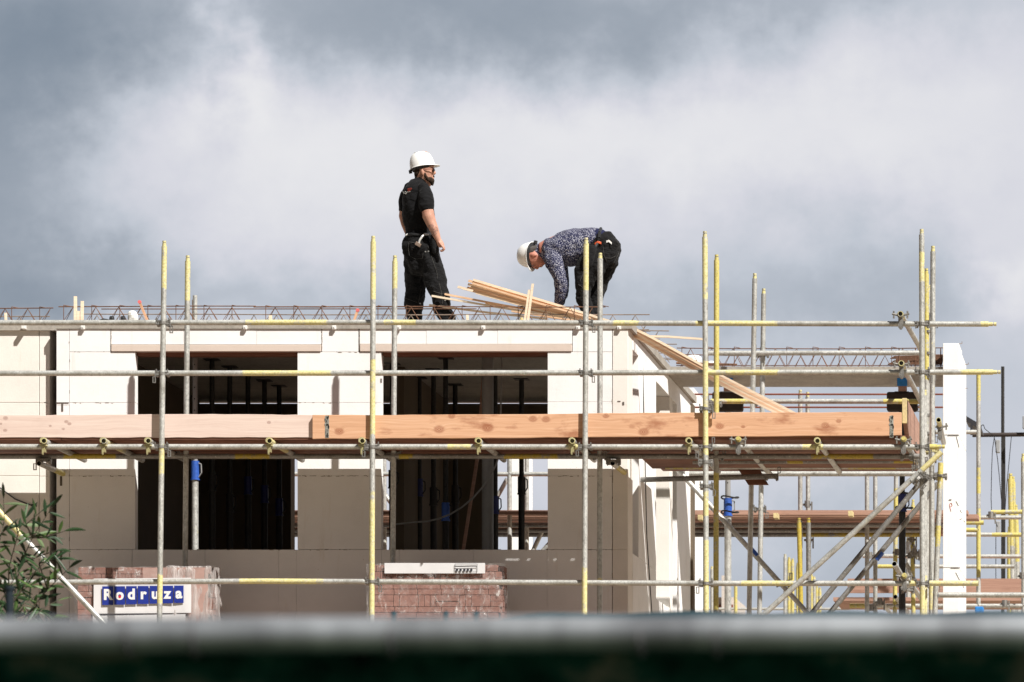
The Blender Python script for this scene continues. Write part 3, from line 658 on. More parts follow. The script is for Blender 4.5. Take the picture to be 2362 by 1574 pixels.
# ------------------------------------------------------------------ brick packs on the lower deck
BRK = plain('red brown brick', (.25, .125, .10), .85, 0, .35, 25, .4)
BRKP = plain('hazy wrapped brick', (.42, .27, .235), .6, 0, .25, 12, .3)
DKG = plain('pack core', (.05, .03, .025), .9)
t = mat('clear wrap film', .18, 0, .6)
g_ = t.noise(t.map(t.obj, scale=(3.2, 3.2, .5)), 5, 6, .7, .6); bump(t, g_, 1.0, .03)
t.b.inputs['Base Color'].default_value = (.75, .70, .68, 1); t.l.new(t.ramp(g_, [(.36, (.15,)*3), (.58, (.55,)*3), (.68, (.9,)*3)]), t.b.inputs['Alpha'])
FILM = MATS['clear wrap film']
t = mat('thin wrap film', .15, 0, .6)
g_ = t.noise(t.map(t.obj, scale=(1.6, 1.6, .9)), 9, 6, .75, .8); bump(t, g_, 1.0, .02)
t.b.inputs['Base Color'].default_value = (.8, .76, .74, 1); t.l.new(t.ramp(g_, [(.48, (.04,)*3), (.60, (.20,)*3), (.68, (.8,)*3)]), t.b.inputs['Alpha'])
FILMT = MATS['thin wrap film']
def shell(x0, x1, y0, y1, z0, z1, seed, m_, parent, bulge=.012, res=.035, name='wrap_film', top=True):
    b = MB(); r_ = random.Random(seed)
    def disp(x_, z_): return bulge*(mnoise.noise(Vector((x_*9, z_*2.2, seed)))+.6*mnoise.noise(Vector((x_*22, z_*9, seed+3))))
    nx = int((x1-x0)/res); nz = int((z1-z0)/res)
    ix = {}
    for i in range(nx+1):
        for j in range(nz+1):
            x_ = x0+(x1-x0)*i/nx; z_ = z0+(z1-z0)*j/nz
            ed = max(0, 1-min(i, nx-i)/1.5)*.012+max(0, 1-(nz-j)/1.5)*.012
            ix[i, j] = len(b.v); b.v.append((x_+disp(z_, x_)*.7, y0-.004+disp(x_, z_)+ed, z_+(.010*mnoise.noise(Vector((x_*6, 0, seed))) if j == nz else 0))); b.a.append(0)
    for i in range(nx):
        for j in range(nz): b.f.append((ix[i, j], ix[i+1, j], ix[i+1, j+1], ix[i, j+1])); b.mi.append(0)
    ny = int((y1-y0)/res)
    for xe, sgn in ((x1, 1), (x0, -1)):
        jx = {}
        for i in range(ny+1):
            for j in range(nz+1):
                y_ = y0+(y1-y0)*i/ny; z_ = z0+(z1-z0)*j/nz; jx[i, j] = len(b.v); b.v.append((xe+sgn*.004+disp(y_, z_), y_, z_)); b.a.append(0)
        for i in range(ny):
            for j in range(nz): b.f.append((jx[i, j], jx[i+1, j], jx[i+1, j+1], jx[i, j+1])); b.mi.append(0)
    me = b.mesh(name, m_, True); me.set_sharp_from_angle(angle=R(75)); return part(name, me, None, parent)
def pack(px0, px1, pyt, label, seed, rot):
    Y = 40.55; x0, x1 = X(px0, Y), X(px1, Y); zt = Z(pyt, Y); zb = 4.338+.13
    o = thing('brick_pack', label, 'brick pack', ((x0+x1)/2, Y+.3, 4.338)); r_ = random.Random(seed)
    b = MB(); b.box(x0+.03, x1-.03, Y+.02, Y+.31, zb+.01, zt-.02); part('core', b, DKG, o)
    b = MB(); z_ = zt-.002; row = 0
    while z_ > zb+.04:
        h = .105 if row % 3 == 1 else .052
        if row == 0: h = .06
        if z_-h < zb: break
        x_ = x0+.01+r_.uniform(0, .02)
        while x_ < x1-.05:
            if h > .09:
                if r_.random() < .22: l_ = r_.choice((.21, .17)); kind = 'big'
                elif r_.random() < .3: l_ = .21; kind = 'pair'
                else: l_ = .052; kind = 'up'
            else: l_ = r_.choice((.21, .21, .10, .21) if row else (.21, .05, .05, .1)); kind = 'flat'
            l_ = min(l_, x1-x_-.004); pr = r_.uniform(0, .006)
            if kind == 'pair': b.box(x_, x_+l_-.004, Y-pr, Y+.1, z_-h+.004, z_-h/2-.003); b.box(x_, x_+l_-.004, Y-r_.uniform(0, .006), Y+.1, z_-h/2, z_-.0)
            else: b.box(x_, x_+l_-.004, Y-pr, Y+.1, z_-h+.004, z_)
            x_ += l_
        z_ -= h; row += 1
    z_ = zt-.002
    while z_ > zb+.05:
        y_ = Y+.11
        while y_ < Y+.25: b.box(x1-.1, x1-r_.uniform(.001, .006), y_, y_+.095, z_-.048, z_); b.box(x0+r_.uniform(.001, .006), x0+.1, y_, y_+.095, z_-.048, z_); y_ += .1
        z_ -= .052
    b.box(x0+.02, x1-.02, Y+.09, Y+.31, zt-.03, zt-.006)
    part('bricks', b, BRK, o, bevel=.002)
    b = MB()
    for yy in (Y+.02, Y+.22): b.box(x0, x1, yy, yy+.09, zb-.03, zb-.002); b.box(x0, x1, yy, yy+.09, 4.3385, 4.36)
    for xx in (x0, (x0+x1)/2-.05, x1-.1): b.box(xx, xx+.1, Y+.02, Y+.31, 4.361, zb-.031)
    part('pallet', b, WREDL, o)
    return o, x0, x1, zt, Y
WS = plain('white printed sheet', (.72, .71, .72), .55, 0, .06, 6, 0)
NAVY = plain('navy ink', (.012, .03, .26), .5, 0, .15)
WINK = plain('white ink', (.80, .80, .80), .5, 0, .05); RINK = plain('red ink', (.62, .02, .04), .5, 0, .05); KINK = plain('black ink', (.03, .03, .04), .5, 0, .1)
o, x0, x1, zt, Y = pack(176, 488, 1309, 'wrapped red brick pack with a white printed banner with blue letter squares', 11, 0)
shell(X(385, Y), x1+.015, Y-.012, Y+.32, 4.5, zt+.012, 5, FILM, o, .03, .022); shell(x0-.01, X(384, Y), Y-.008, Y+.3, 4.5, zt+.006, 6, FILMT, o, .008)
b = MB(); b.box(X(330, Y), x1-.03, Y-.006, Y-.002, 4.5, zt-.004); b.v = [(a+ (.0), c, e) for a, c, e in b.v]; part('inner_film', b, BRKP, o)
def sheet(px0, px1, py0, py1, Y_, parent, name, m_, sl=0.0, wav=.006):
    b = MB(); nx, nz = 40, 10; ix = {}
    for i in range(nx+1):
        for j in range(nz+1):
            q = P(px0+(px1-px0)*i/nx, py1+(py0-py1)*j/nz+sl*i/nx, Y_); ix[i, j] = len(b.v)
            b.v.append((q.x, Y_+wav*mnoise.noise(Vector((q.x*7, q.z*3, 2))), q.z)); b.a.append(0)
    for i in range(nx):
        for j in range(nz): b.f.append((ix[i, j], ix[i+1, j], ix[i+1, j+1], ix[i, j+1])); b.mi.append(0)
    me = b.mesh(name, m_, True); return part(name, me, None, parent)
bn = sheet(216, 441, 1335, 1416, Y-.03, o, 'banner', WS, -2, .006); sheet(214, 428, 1421, 1470, Y-.03, o, 'lower_sheet', WS, -4, .006)
b = MB(); words = 'Rodruza'; edges = [235, 262.7, 290, 317, 344.3, 371.7, 400.8, 425]
for i in range(7):
    q0 = P(edges[i]+.8, 1396-i*.8, Y-.042); q1 = P(edges[i+1]-1.6, 1353-i*.3, Y-.042)
    b.slab([(q0.x, q0.z), (q1.x, q0.z), (q1.x, q1.z), (q0.x, q1.z)], Y-.043, Y-.041)
part('letter_square', b, NAVY, bn)
def text(s_, px, py, hgt, Y_, m_, parent, name='lettering', bold=.0):
    cu = bpy.data.curves.new('txt', 'FONT'); cu.body = s_; cu.size = hgt; cu.align_x = 'CENTER'; cu.offset = bold; cu.extrude = .0004
    tmp = bpy.data.objects.new('txt', cu); COL.objects.link(tmp); bpy.context.view_layer.update()
    me = bpy.data.meshes.new_from_object(tmp.evaluated_get(bpy.context.evaluated_depsgraph_get())); bpy.data.objects.remove(tmp)
    p_ = P(px, py, Y_); me.transform(Matrix.Translation(p_) @ Matrix.Rotation(R(90), 4, 'X')); me.materials.clear(); me.materials.append(m_)
    return part(name, me, None, parent)
for i, ch in enumerate(words):
    text(ch, (edges[i]+edges[i+1])/2-.3, 1383-i*.55, .128, Y-.045, WINK, bn, bold=.0055)
b = MB(); q = P(276.2, 1376.8, Y-.047); b.tube(q, q+Vector((0, .001, 0)), .0125, 16, hollow=False); part('red_dot', b, RINK, bn)
o, x0, x1, zt, Y = pack(848, 1158, 1303, 'shrink wrapped red brick pack with a narrow white label strip along its top', 23, 0)
shell(x0-.006, x1+.014, Y-.012, Y+.32, 4.5, zt+.012, 15, FILMT, o, .014, .024)
st = sheet(887, 1119, 1299, 1323, Y-.026, o, 'label_strip', WS, 0, .004)
b = MB()
def bx(px0, px1, py0, py1, Y_): q0 = P(px0, py1, Y_); q1 = P(px1, py0, Y_); b.box(q0.x, q1.x, Y_, Y_+.002, q0.z, q1.z)
YY = Y-.036
for a in (1301, 1307, 1319.3): bx(1049, 1101, a, a+.9, YY)
bx(1049, 1049.9, 1301, 1319.5, YY); bx(1100.2, 1101, 1301, 1319.5, YY)
for px in (1054, 1062.3, 1071, 1079, 1087):
    q = P(px, 1315, YY); b.tube(q, q+Vector((0, .002, 0)), .0115, 14, hollow=False)
part('symbol_row', b, KINK, st)

# ------------------------------------------------------------------ rear scaffold and things further back
rsf = thing('rear_scaffold', 'scaffold with a plank deck seen behind the house below the front deck', 'scaffold', (P(1900, 0, 48.5).x, 48.5, 0))
def rt(name, px0, py0, px1, py1, Y, bands=(), mats=TB, Y1=None, r=RT, par=rsf): return lg(name, px0, py0, px1, py1, Y, bands, Y1, mats, r, parent=par)
stand('standard', 1846, 900, 1846, 1180, 48.2, [], rsf, TB); stand('standard', 1863, 905, 1865, 1420, 48.9, [], rsf, TB)
stand('standard', 1175, 1000, 1176, 1420, 47.6, [], rsf, TB); stand('standard', 1215, 1000, 1215, 1420, 48.9, [], rsf, TB)
stand('standard', 2000, 1080, 2000, 1420, 48.9, [], rsf, TB); stand('standard', 2019, 1080, 2019, 1420, 50, [], rsf, TB)
stand('standard', 886, 1000, 888, 1420, 48.9, [], rsf, TB); stand('standard', 2067, 1080, 2064, 1420, 50, [(.1, 1)], rsf, TY)
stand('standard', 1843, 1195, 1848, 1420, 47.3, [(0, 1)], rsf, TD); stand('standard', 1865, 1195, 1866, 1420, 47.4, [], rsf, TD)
rt('guard_rail', 600, 1094, 2115, 1094, 48.2); rt('guard_rail', 800, 1094, 1300, 1094, 47.6)
rt('brace', 1235, 1290, 1330, 1185, 47.7); rt('brace', 1225, 1280, 1300, 1120, 49.2); rt('brace', 1145, 1150, 1170, 1105, 49.2); rt('brace', 880, 1130, 930, 1200, 49.2)
for Y_, zz in ((47.9, 910), (48.0, 940)): 
    b = MB(); b.tube(P(1540 if zz == 910 else 1570, zz, Y_), P(2182, zz, Y_), .0095, 6, hollow=False); part('guard_rail', b, REDW, rsf)
zr = Z(1186, 47.5)
for k in range(8):
    b = MB(); b.box(X(560, 47.5), X(2232, 47.5)-.05*k, 47.5+.26*k, 47.5+.26*k+.22, zr, zr+.04)
    part('deck_board', b, WREDL if k < 2 else WRED, rsf)
b = MB(); b.box(X(560, 47.45), X(2172, 47.45), 47.40, 47.44, Z(1188, 47.42), Z(1178, 47.42)); part('toe_board', b, WREDL, rsf)
b = MB(); b.box(X(600, 49.4), X(2180, 49.4), 49.7, 49.74, Z(1240, 49.4)+.05, Z(1182, 49.4)); part('toe_board', b, WRED, rsf)
rt('ledger', 560, 1212, 2180, 1212, 48.0, mats=TD); rt('ledger', 560, 1224, 2170, 1224, 49.0, mats=TD); rt('ledger', 560, 1234, 2170, 1234, 49.3, [(.5, .6), (.8, 1)], mats=TD)
for px, py in ((1791, 1191), (1617, 1195), (1963, 1186), (1300, 1192)): b = MB(); b.box(X(px-5, 47.3), X(px+5, 47.3), 47.2, 47.39, Z(py+6, 47.3), Z(py-5, 47.3)); part('wedge', b, YBLOCK, rsf)
# neighbouring scaffold at the far right
nsf = thing('neighbour_scaffold', 'grey and yellow scaffold with plank decks beyond the white wall end at right', 'scaffold', (P(2290, 0, 52).x, 52, 0))
stand('standard', 2257, 852, 2257, 1420, 50, [(0, .12), (.38, .50), (.55, .85)], nsf, TY)
stand('standard', 2360, 1047, 2361, 1420, 50, [(0, .03)], nsf, TB)
for args in ((2262, 1194, 2364, 1194, 52, ()), (2168, 1206, 2269, 1206, 49, ((.4, 1),)), (2168, 1222, 2258, 1223, 50, ((.5, 1),)), (2160, 1233, 2390, 1234, 51, ((.55, .95),)), (1990, 1283, 2390, 1284, 52, ()), (2020, 1307, 2340, 1307, 54, ((.01, .14),)), (2286, 1182, 2358, 1181, 49.6, ((0, 1),)), (2150, 997, 2253, 997, 50, ()), (1960, 1398, 2362, 1398, 50, ((0, .12),))):
    rt('ledger', args[0], args[1], args[2], args[3], args[4], args[5], TY if args[5] else TB, par=nsf)
b = MB(); b.box(X(1955, 53), X(2400, 53), 53, 53.04, Z(1368, 53), Z(1335, 53)); part('toe_board', b, WREDL, nsf)
b = MB(); b.box(X(1922, 51), X(2400, 51), 51, 52.2, Z(1386, 51), Z(1378, 51)); part('deck_board', b, WREDL, nsf)
b = MB(); b.box(X(2225, 48.3), X(2257, 48.3), 48.2, 48.5, Z(1199, 48.3), Z(1189, 48.3)); part('deck_board', b, WREDL, nsf)
for i_, (px, py) in enumerate(((2035, 1392), (2065, 1377))):
    b = MB(); a = P(px, py, 49.5); b.tube(a, (a.x, 51.5, a.z), RT, 14); part('transom', b, TB, nsf, True)
stand('standard', 2104, 1205, 2107, 1420, 49.5, [(0, 1)], nsf, TY); stand('standard', 2094, 1240, 2095, 1420, 53, [], nsf, TB); 
rt('brace', 2098, 1240, 2118, 1290, 49.5, par=nsf); rt('brace', 2090, 1300, 2112, 1345, 49.5, par=nsf)
for px, py, Y_ in ((2104, 1246, 49.5), (2100, 1283, 49.5), (2318, 1394, 49.8), (2070, 1276, 49.4), (2007, 1283, 51), (2010, 1404, 49.4), (2286, 1190, 49.4), (2358, 1330, 49.9), (1863, 1165, 48.8), (1866, 1247, 48.8), (2030, 1390, 49.4), (2110, 1275, 49.4)):
    b = MB(); q = P(px, py, Y_); b.tube(q-Vector((.05, .03, 0)), q+Vector((.05, -.03, 0)), .012, 8, hollow=False); b.tube(q-Vector((0, .04, .03)), q+Vector((0, -.04, .04)), .03, 8, hollow=False); b.box(q.x+.04, q.x+.055, q.y-.05, q.y-.03, q.z-.09, q.z+.03); part('coupler', b, CLAMP, nsf)
o = thing('blue_bucket', 'small bright blue box at the foot of the far right yellow standard', 'box', P(2259, 1420, 49.7))
b = MB(); b.box(X(2250, 49.7), X(2269, 49.7), 49.6, 49.8, Z(1430, 49.7), Z(1401, 49.7)); part('body', b, BLUEC, o, bevel=.01)
# lamp mast with wires
o = thing('lighting_mast', 'slim grey pole with hanging wires and small boxes at the far right', 'pole', (P(2313, 0, 58).x, 58, 0))
b = MB(); b.tube(P(2313, 846, 58), (P(2313, 0, 58).x, 58, 0), .021, 12, hollow=False); b.box(P(2309, 0, 57.9).x, P(2318, 0, 57.9).x, 57.95, 58.05, Z(1335, 58), Z(1000, 58)); part('pole', b, DARKP, o, True)
b = MB(); b.tube(P(2243, 1004, 57.8), P(2420, 1002, 57.8), .027, 12, hollow=False); part('cross_bar', b, plain('brown black bar', (.04, .028, .024), .7), o, True)
b = MB()
plain('grey box', (.32, .33, .34), .6)
for px, py in ((2303, 1035), (2304, 1222), (2365, 980)): b = MB(); b.box(P(px-5, 0, 57.9).x, P(px+5, 0, 57.9).x, 57.7, 57.76, Z(py+16, 58), Z(py-14, 58)); part('junction_box', b, MATS['grey box'], o, bevel=.01)
b = MB()
def wire(*p_): b.rod([P(a, c, 57.7) for a, c in p_], .005, 5)
wire((2294, 1004), (2289, 1040), (2287, 1090), (2286, 1150), (2287, 1180), (2296, 1205), (2301, 1215)); wire((2293, 1005), (2301, 1060), (2306, 1110), (2312, 1180), (2315, 1260), (2316, 1335)); wire((2333, 1004), (2328, 1060), (2322, 1120), (2317, 1200)); wire((2297, 1230), (2297, 1335)); wire((2262, 983), (2268, 980), (2272, 990), (2282, 998), (2290, 1003))
part('wire', b, BLACKP, o)
o = thing('corrugated_panel', 'small dark ribbed roof sheet slanting behind the white wall end', 'panel', P(2248, 975, 52))
b = MB()
for k in range(10):
    q = P(2226+k*3.6, 961+k*2.1, 52); b.strip([q+Vector((0, 0, 0)), q+Vector((0, .9, .0))], Vector((.007, 0, -.004)), Vector((0, 0, .014)))
b.strip([P(2224, 966, 51.95), P(2264, 988, 51.95)], Vector((0, .01, 0)), Vector((0, 0, .022))); b.box(X(2238, 52), X(2243, 52), 52, 52.05, Z(1003, 52), Z(975, 52)); part('sheet', b, plain('dark sheet', (.03, .03, .035), .5), o)
# distant scaffold standards
dsf = thing('distant_scaffold', 'row of small distant scaffold standards low behind the diagonal braces', 'scaffold', (P(1800, 0, 85).x, 85, 0))
for px, pt, Y_, yy in ((1600, 1275, 75, 1), (1617, 1285, 80, 0), (1642, 1307, 80, 0), (1697, 1345, 80, 1), (1811, 1279, 80, 0), (1820, 1286, 80, 1), (1828, 1289, 80, 1), (1840, 1299, 82, 1), (1872, 1325, 82, 1), (1878, 1330, 82, 0), (1884, 1352, 85, 1), (1891, 1356, 85, 1)):
    stand('standard', px, pt, px, 1420, Y_, [(0, 1)] if yy else [], dsf, TY if yy else TB, r=.03)
rt('ledger', 1590, 1405, 1960, 1405, 82, par=dsf)
b = MB(); b.box(X(1656, 84), X(1694, 84), 84, 86, 0, Z(1378, 84)); b.box(X(1667, 84), X(1674, 84), 83.8, 84.1, 0, Z(1330, 84))
o = thing('distant_building', 'tiny pale building with dark red stripe between two standards far behind', 'building', (P(1675, 0, 84).x, 84, 0)); part('wall', b, plain('pale render', (.55, .5, .46), .9), o)
b = MB(); b.box(X(1656, 83.9), X(1690, 83.9), 83.9, 83.99, Z(1402, 84), Z(1396, 84)); part('band', b, REDW, o)
for i_, (px, pt, w_) in enumerate(((2331, 1093, .038), (2337, 1100, .03), (2343, 1165, .035), (2328, 1216, .03), (2106, 1153, .026))):
    o = thing('stored_standard', ['tallest yellow topped pole in the upright bunch near the right edge', 'second yellow pole of the upright bunch, touching the tallest', 'bright yellow right hand pole of the upright bunch', 'short greenish pole at the left of the upright bunch', 'yellow pole tip above the rear deck right of the braces'][i_], 'pole', (P(px, 0, 60).x, 60, 0), 'poles standing at the right')
    b = MB(); b.tube(P(px, pt+12, 60), P(px+(6 if i_ < 3 else 0), 1420, 60)*1, w_, 12, [(0, .5)] if i_ != 3 else [(0, 1)]); c_ = P(px+(6 if i_ < 3 else 0), 1420, 60); b.tube(c_, (c_.x, 60, .001), w_, 12, hollow=False); b.spigot(P(px, pt+12, 60), (0, 0, 1), w_*.7, .07); part('tube', b, TY, o, True)
o = thing('far_standard', 'grey capped pole tip above the rebar between the two left standards', 'pole', (P(450, 0, 48).x, 48, 0))
b = MB(); b.tube(P(450, 682, 48), (P(450, 0, 48).x, 48, .001), RT, 12); part('tube', b, TB, o, True); b = MB(); b.tube(P(445, 692, 48.1), (P(445, 0, 48).x, 48.1, .001), .010, 8, hollow=False); part('rod', b, RUSTG, o, True)
# tall pale wall seen between props through the right window
for i_, (px0, px1, lab) in enumerate(((1180, 1200, 'pale wall edge of a far house between standards in the right window'), (926, 934, 'narrow pale far wall edge left in the right window'), (1570, 1600, 'bright far wall edge right of the side wall under the rear slab'))):
    o = thing('far_wall', lab, 'wall', (P(px0, 0, 55).x, 55, 0)); b = MB(); b.box(X(px0-2, 55), X(px1, 55), 55, 56.0, 0, Z(895 if i_ == 2 else 1020, 55)); part('wall', b, BLOCK, o)

# ------------------------------------------------------------------ laths and bits on the slab
def lath(label, pts, w_=.011, t_=.009, m_=None, cat='lath', group=None, side=Vector((0, 1, 0)), name='timber_lath'):
    q = [P(*p_) for p_ in pts]; d_ = (q[-1]-q[0]).normalized(); up = d_.cross(side).normalized()
    o = tag(part(name, None or _strip(q, side*w_, up*t_), m_ or BATTEN), label, cat, group); return o
def _strip(q, wv, tv):
    b = MB(); b.strip(q, wv, tv); return b
def curve(p_, n_=14):
    """smooth path through (px, py, Y) points"""
    out_ = []
    for i in range(len(p_)-1):
        p0 = p_[max(0, i-1)]; p1 = p_[i]; p2 = p_[i+1]; p3 = p_[min(len(p_)-1, i+2)]
        for k in range(n_ if i == len(p_)-2 else n_):
            t_ = k/n_
            out_.append(tuple(.5*((2*b_)+(-a_+c_)*t_+(2*a_-5*b_+4*c_-d_)*t_*t_+(-a_+3*b_-3*c_+d_)*t_**3) for a_, b_, c_, d_ in zip(p0, p1, p2, p3)))
    out_.append(p_[-1]); return out_
G = 'fresh laths bundled over the slab edge'
bundle = [  # left end (x, y), then offset of the bundle line at the slab corner and at the far end
    ((1092, 646), (1376, 732), (1446, 757), (1490, 772), (1828, 951), 'topmost long lath of the bundle bending over the slab corner', 0),
    ((1081, 648), (1374, 735), (1442, 760), (1484, 775), (1818, 952), 'second lath from the top of the bundle, its left end beside the topmost', 1),
    ((1080, 656), (1370, 738), (1440, 762), (1480, 778), (1810, 953), 'third lath of the bundle, under the orange shaded gap', 0),
    ((1078, 664), (1366, 741), (1438, 764), (1478, 781), (1800, 953), 'fourth lath of the bundle, pale front edge in the middle', 1),
    ((1056, 662), (1362, 744), (1436, 766), (1476, 783), (1792, 954), 'lath of the bundle whose left end sticks out farthest left', 0)]
for i, (a, c, e, f_, h, lab, o_) in enumerate(bundle):
    Yo = .035*i; lath(lab, curve([(a[0], a[1], 42.45+Yo), (c[0], c[1], 42.1+Yo), (e[0], e[1], 41.95+Yo*.4), (f_[0], f_[1], 41.85+Yo*.4), ((f_[0]+h[0])/2, (f_[1]+h[1])/2+3, 41.7+Yo*.3), (h[0], h[1], 41.5+Yo*.2), (h[0]+165, h[1]+84, 41.35)]), .013, .0105, BATTENO if o_ else BATTEN, group=G)
short = [((1090, 654), (1392, 742), 'orange lath tucked under the topmost lath of the bundle', 1), ((1085, 661), (1388, 744), 'orange lath below the third lath of the bundle', 1), ((1092, 671), (1380, 744), 'short dark ended lath below the middle of the bundle', 1),
    ((1068, 666), (1374, 746), 'low pale lath starting left of the fan of laths', 0), ((1098, 676), (1362, 745), 'lowest lath of the fan before the gap', 0), ((1078, 668), (1384, 741), 'pale lath squeezed in the lower half of the fan', 0),
    ((996, 683), (1300, 732), 'long loose lath crossing the standing man\'s knee', 0), ((1026, 679), (1300, 728), 'thin loose lath with the end just right of the knee lath', 1), ((990, 704), (1262, 736), 'lowest loose lath behind the rusty lattice, beside the standing man\'s shin', 0), ((1120, 700), (1330, 742), 'orange lath lying low behind the two upright laths', 1), ((1180, 718), (1376, 746), 'lath low at the right behind the lattice, under the bent man\'s hand', 1)]
for i, (a, c, lab, o_) in enumerate(short):
    Yo = 42.3+.03*i; lath(lab, [(a[0], a[1], Yo), ((a[0]+c[0])/2, (a[1]+c[1])/2+1.5, Yo-.1), (c[0], c[1], Yo-.2)], .012, .0085, BATTENO if o_ else BATTEN)
lath('single lath sticking out level from the slab corner towards the yellow standard', [(1472, 776, 42.0), (1540, 777, 41.98), (1626, 783, 41.95)], .012, .009)
for px0, py0, px1, lab in ((1229, 655, 1217, 'taller of the two upright laths standing in the lath pile'), (1221, 669, 1210, 'shorter of the two upright laths standing in the lath pile'), (174, 684, 174, 'tall pale stake left of the first standard, the taller of two'), (190, 695, 189, 'second pale stake just right of the tallest stake at left'), (181, 718, 181, 'small stub of wood between the two pale stakes'), (624, 728, 624, 'tiny pale stake tip on the slab above the left lintel'), (1078, 727, 1079, 'tiny pale stub on the slab right of the standing man'), (13, 722, 14, 'small wooden stub by the lattice at the left edge')):
    b = MB(); Y = 41.62; t_ = P(px0, py0, Y); q = P(px1, 745, Y); q.z = ZT; b.strip([q, t_], Vector((.013 if 'stake' in lab else .010, 0, 0)), Vector((0, .010, 0)))
    tag(part('upright_lath', b, BATTEN), lab, 'lath')
for a, c, lab in (((322, 697), (342, 747), 'leaning orange stick with a pink round tip left of the first standard'), ((825, 716), (815, 745), 'short leaning stick with a red tip left of the second standard')):
    b = MB(); Y = 41.6; t_ = P(a[0], a[1], Y); q = P(c[0], c[1], Y); q.z = ZT; b.strip([q, t_], Vector((.011, 0, 0)), Vector((0, .008, 0)))
    o = thing('marked_stick', lab, 'stick', q); part('stick', b, WORANGE, o); b = MB(); b.tube(t_+Vector((0, -.01, 0)), t_+Vector((0, .01, 0)), .016, 12, hollow=False); part('tip', b, plain('pink tip'+str(a[0]), (.75, .16, .16), .6), o)
o = thing('yellow_cap', 'little yellow plastic cap between the laths and the rail', 'cap', P(1203, 745, 41.62)); b = MB(); q = P(1203, 745, 41.62); q.z = ZT
b.tube(q, q+Vector((0, 0, .035)), .026, 12, hollow=False); b.tube(q+Vector((0, 0, .035)), q+Vector((0, 0, .052)), .017, 12, hollow=False); part('cap', b, YBLOCK, o, True)

# ------------------------------------------------------------------ remeshed bodies
def cloudtex(sc_): t_ = bpy.data.textures.new('folds', 'CLOUDS'); t_.noise_scale = sc_; t_.noise_depth = 3; return t_
class Fig:
    """coordinates are read off a 3.563x enlargement of the photo (origin 860,320) at depth Y0"""
    def __init__(s, Y0): s.Y0 = Y0; s.k = Y0/F/3.563
    def q(s, zx, zy, dy=0.0): return P(860+zx/3.563, 320+zy/3.563, s.Y0+dy)
    def chain(s, b, rows, n=16, cap=True):
        """rows: (zx, zy, half width in px, dy, half depth in m); rings stand across the path"""
        pts = [s.q(r_[0], r_[1], r_[3]) for r_ in rows]; rings = []
        def ringat(c, T, w_, d_):
            N_ = Vector((T.z, 0, -T.x)); N_ = N_.normalized() if N_.length > 1e-6 else Vector((1, 0, 0)); B_ = Vector((0, 1, 0))
            return b.ring(c, N_, B_, w_, d_, n)
        for i, (r_, p_) in enumerate(zip(rows, pts)):
            a = pts[max(0, i-1)]; c = pts[min(len(pts)-1, i+1)]; T = (c-a); T.y = 0; T.normalize()
            w_, d_ = r_[2]*s.k, r_[4]
            if i == 0 and cap:
                for f_, g_ in ((.95, .35), (.7, .75)): rings.append(ringat(p_-T*(min(w_, d_)*f_), T, w_*g_, d_*g_))
            rings.append(ringat(p_, T, w_, d_))
            if i == len(rows)-1 and cap:
                for f_, g_ in ((.7, .75), (.95, .35)): rings.append(ringat(p_+T*(min(w_, d_)*f_), T, w_*g_, d_*g_))
        for i, j in zip(rings, rings[1:]): b.join(i, j, n)
        b.cap(rings[0], n); b.cap(rings[-1], n, 0, True)
    def blob(s, b, zx, zy, rx, rz, dy, ry): # ellipsoid
        s.chain(b, [(zx, zy-rz*math.cos(a), rx*math.sin(a)+.01, dy, ry*math.sin(a)+.0001) for a in [math.pi*k_/8 for k_ in range(9)]], 14, False)
def soft(name, b, m_, parent, voxel=.007, smooth=6, fold=0, fscale=.1):
    me = b.mesh(name, m_); o = part(name, me, None, parent)
    r_ = o.modifiers.new('remesh', 'REMESH'); r_.mode = 'VOXEL'; r_.voxel_size = voxel; r_.use_smooth_shade = True
    sm = o.modifiers.new('smooth', 'SMOOTH'); sm.iterations = smooth; sm.factor = .5
    if fold:
        d_ = o.modifiers.new('folds', 'DISPLACE'); d_.texture = cloudtex(fscale); d_.strength = fold; d_.mid_level = .5; d_.texture_coords = 'LOCAL'
        sm = o.modifiers.new('smooth2', 'SMOOTH'); sm.iterations = 1
    return o
from mathutils.bvhtree import BVHTree
def caster(objs):
    bpy.context.view_layer.update(); dg = bpy.context.evaluated_depsgraph_get(); trees = [(BVHTree.FromObject(o_, dg), wloc(o_)) for o_ in objs]
    C = Vector((0, 0, 1.6))
    def f_(p_, lift=.003):
        best = None
        for tr, off in trees:
            h = tr.ray_cast(C-off, (p_-C).normalized())
            if h[0] is not None and (best is None or h[3] < best[1]): best = (h[0]+off+h[1]*lift, h[3], h[1])
        return best[0] if best else p_
    return f_
def skin_mat(name, c, red=.0, tat=()):
    t = mat(name, .5, 0, .35); a = t.noise(t.obj, 22, 4, .6)
    col = t.ramp(a, [(.3, tuple(q*.82 for q in c)), (.7, tuple(min(1, q*1.12) for q in c))])
    if tat:
        x_, y_, z_ = t.xyz(t.obj)
        for cx, cz, r_ in tat:
            dd = t.m('ADD', t.m('POWER', t.m('ABSOLUTE', t.m('SUBTRACT', x_, cx)), 2.0), t.m('POWER', t.m('ABSOLUTE', t.m('SUBTRACT', z_, cz)), 2.0))
            near = t.m('LESS_THAN', dd, r_*r_)
            ink = t.m('MULTIPLY', near, t.ramp(t.noise(t.map(t.obj, scale=(1, 1, 1.3)), 46, 3, .7, 1.5), [(.47, (0, 0, 0)), (.53, (.6, .6, .6))]))
            col = t.mix(ink, col, (.07, .05, .06))
    t.l.new(col, t.b.inputs['Base Color']); t.b.inputs['Subsurface Weight'].default_value = .08; t.b.inputs['Subsurface Scale'].default_value = .01
    bump(t, a, .1, .003); return MATS[name]
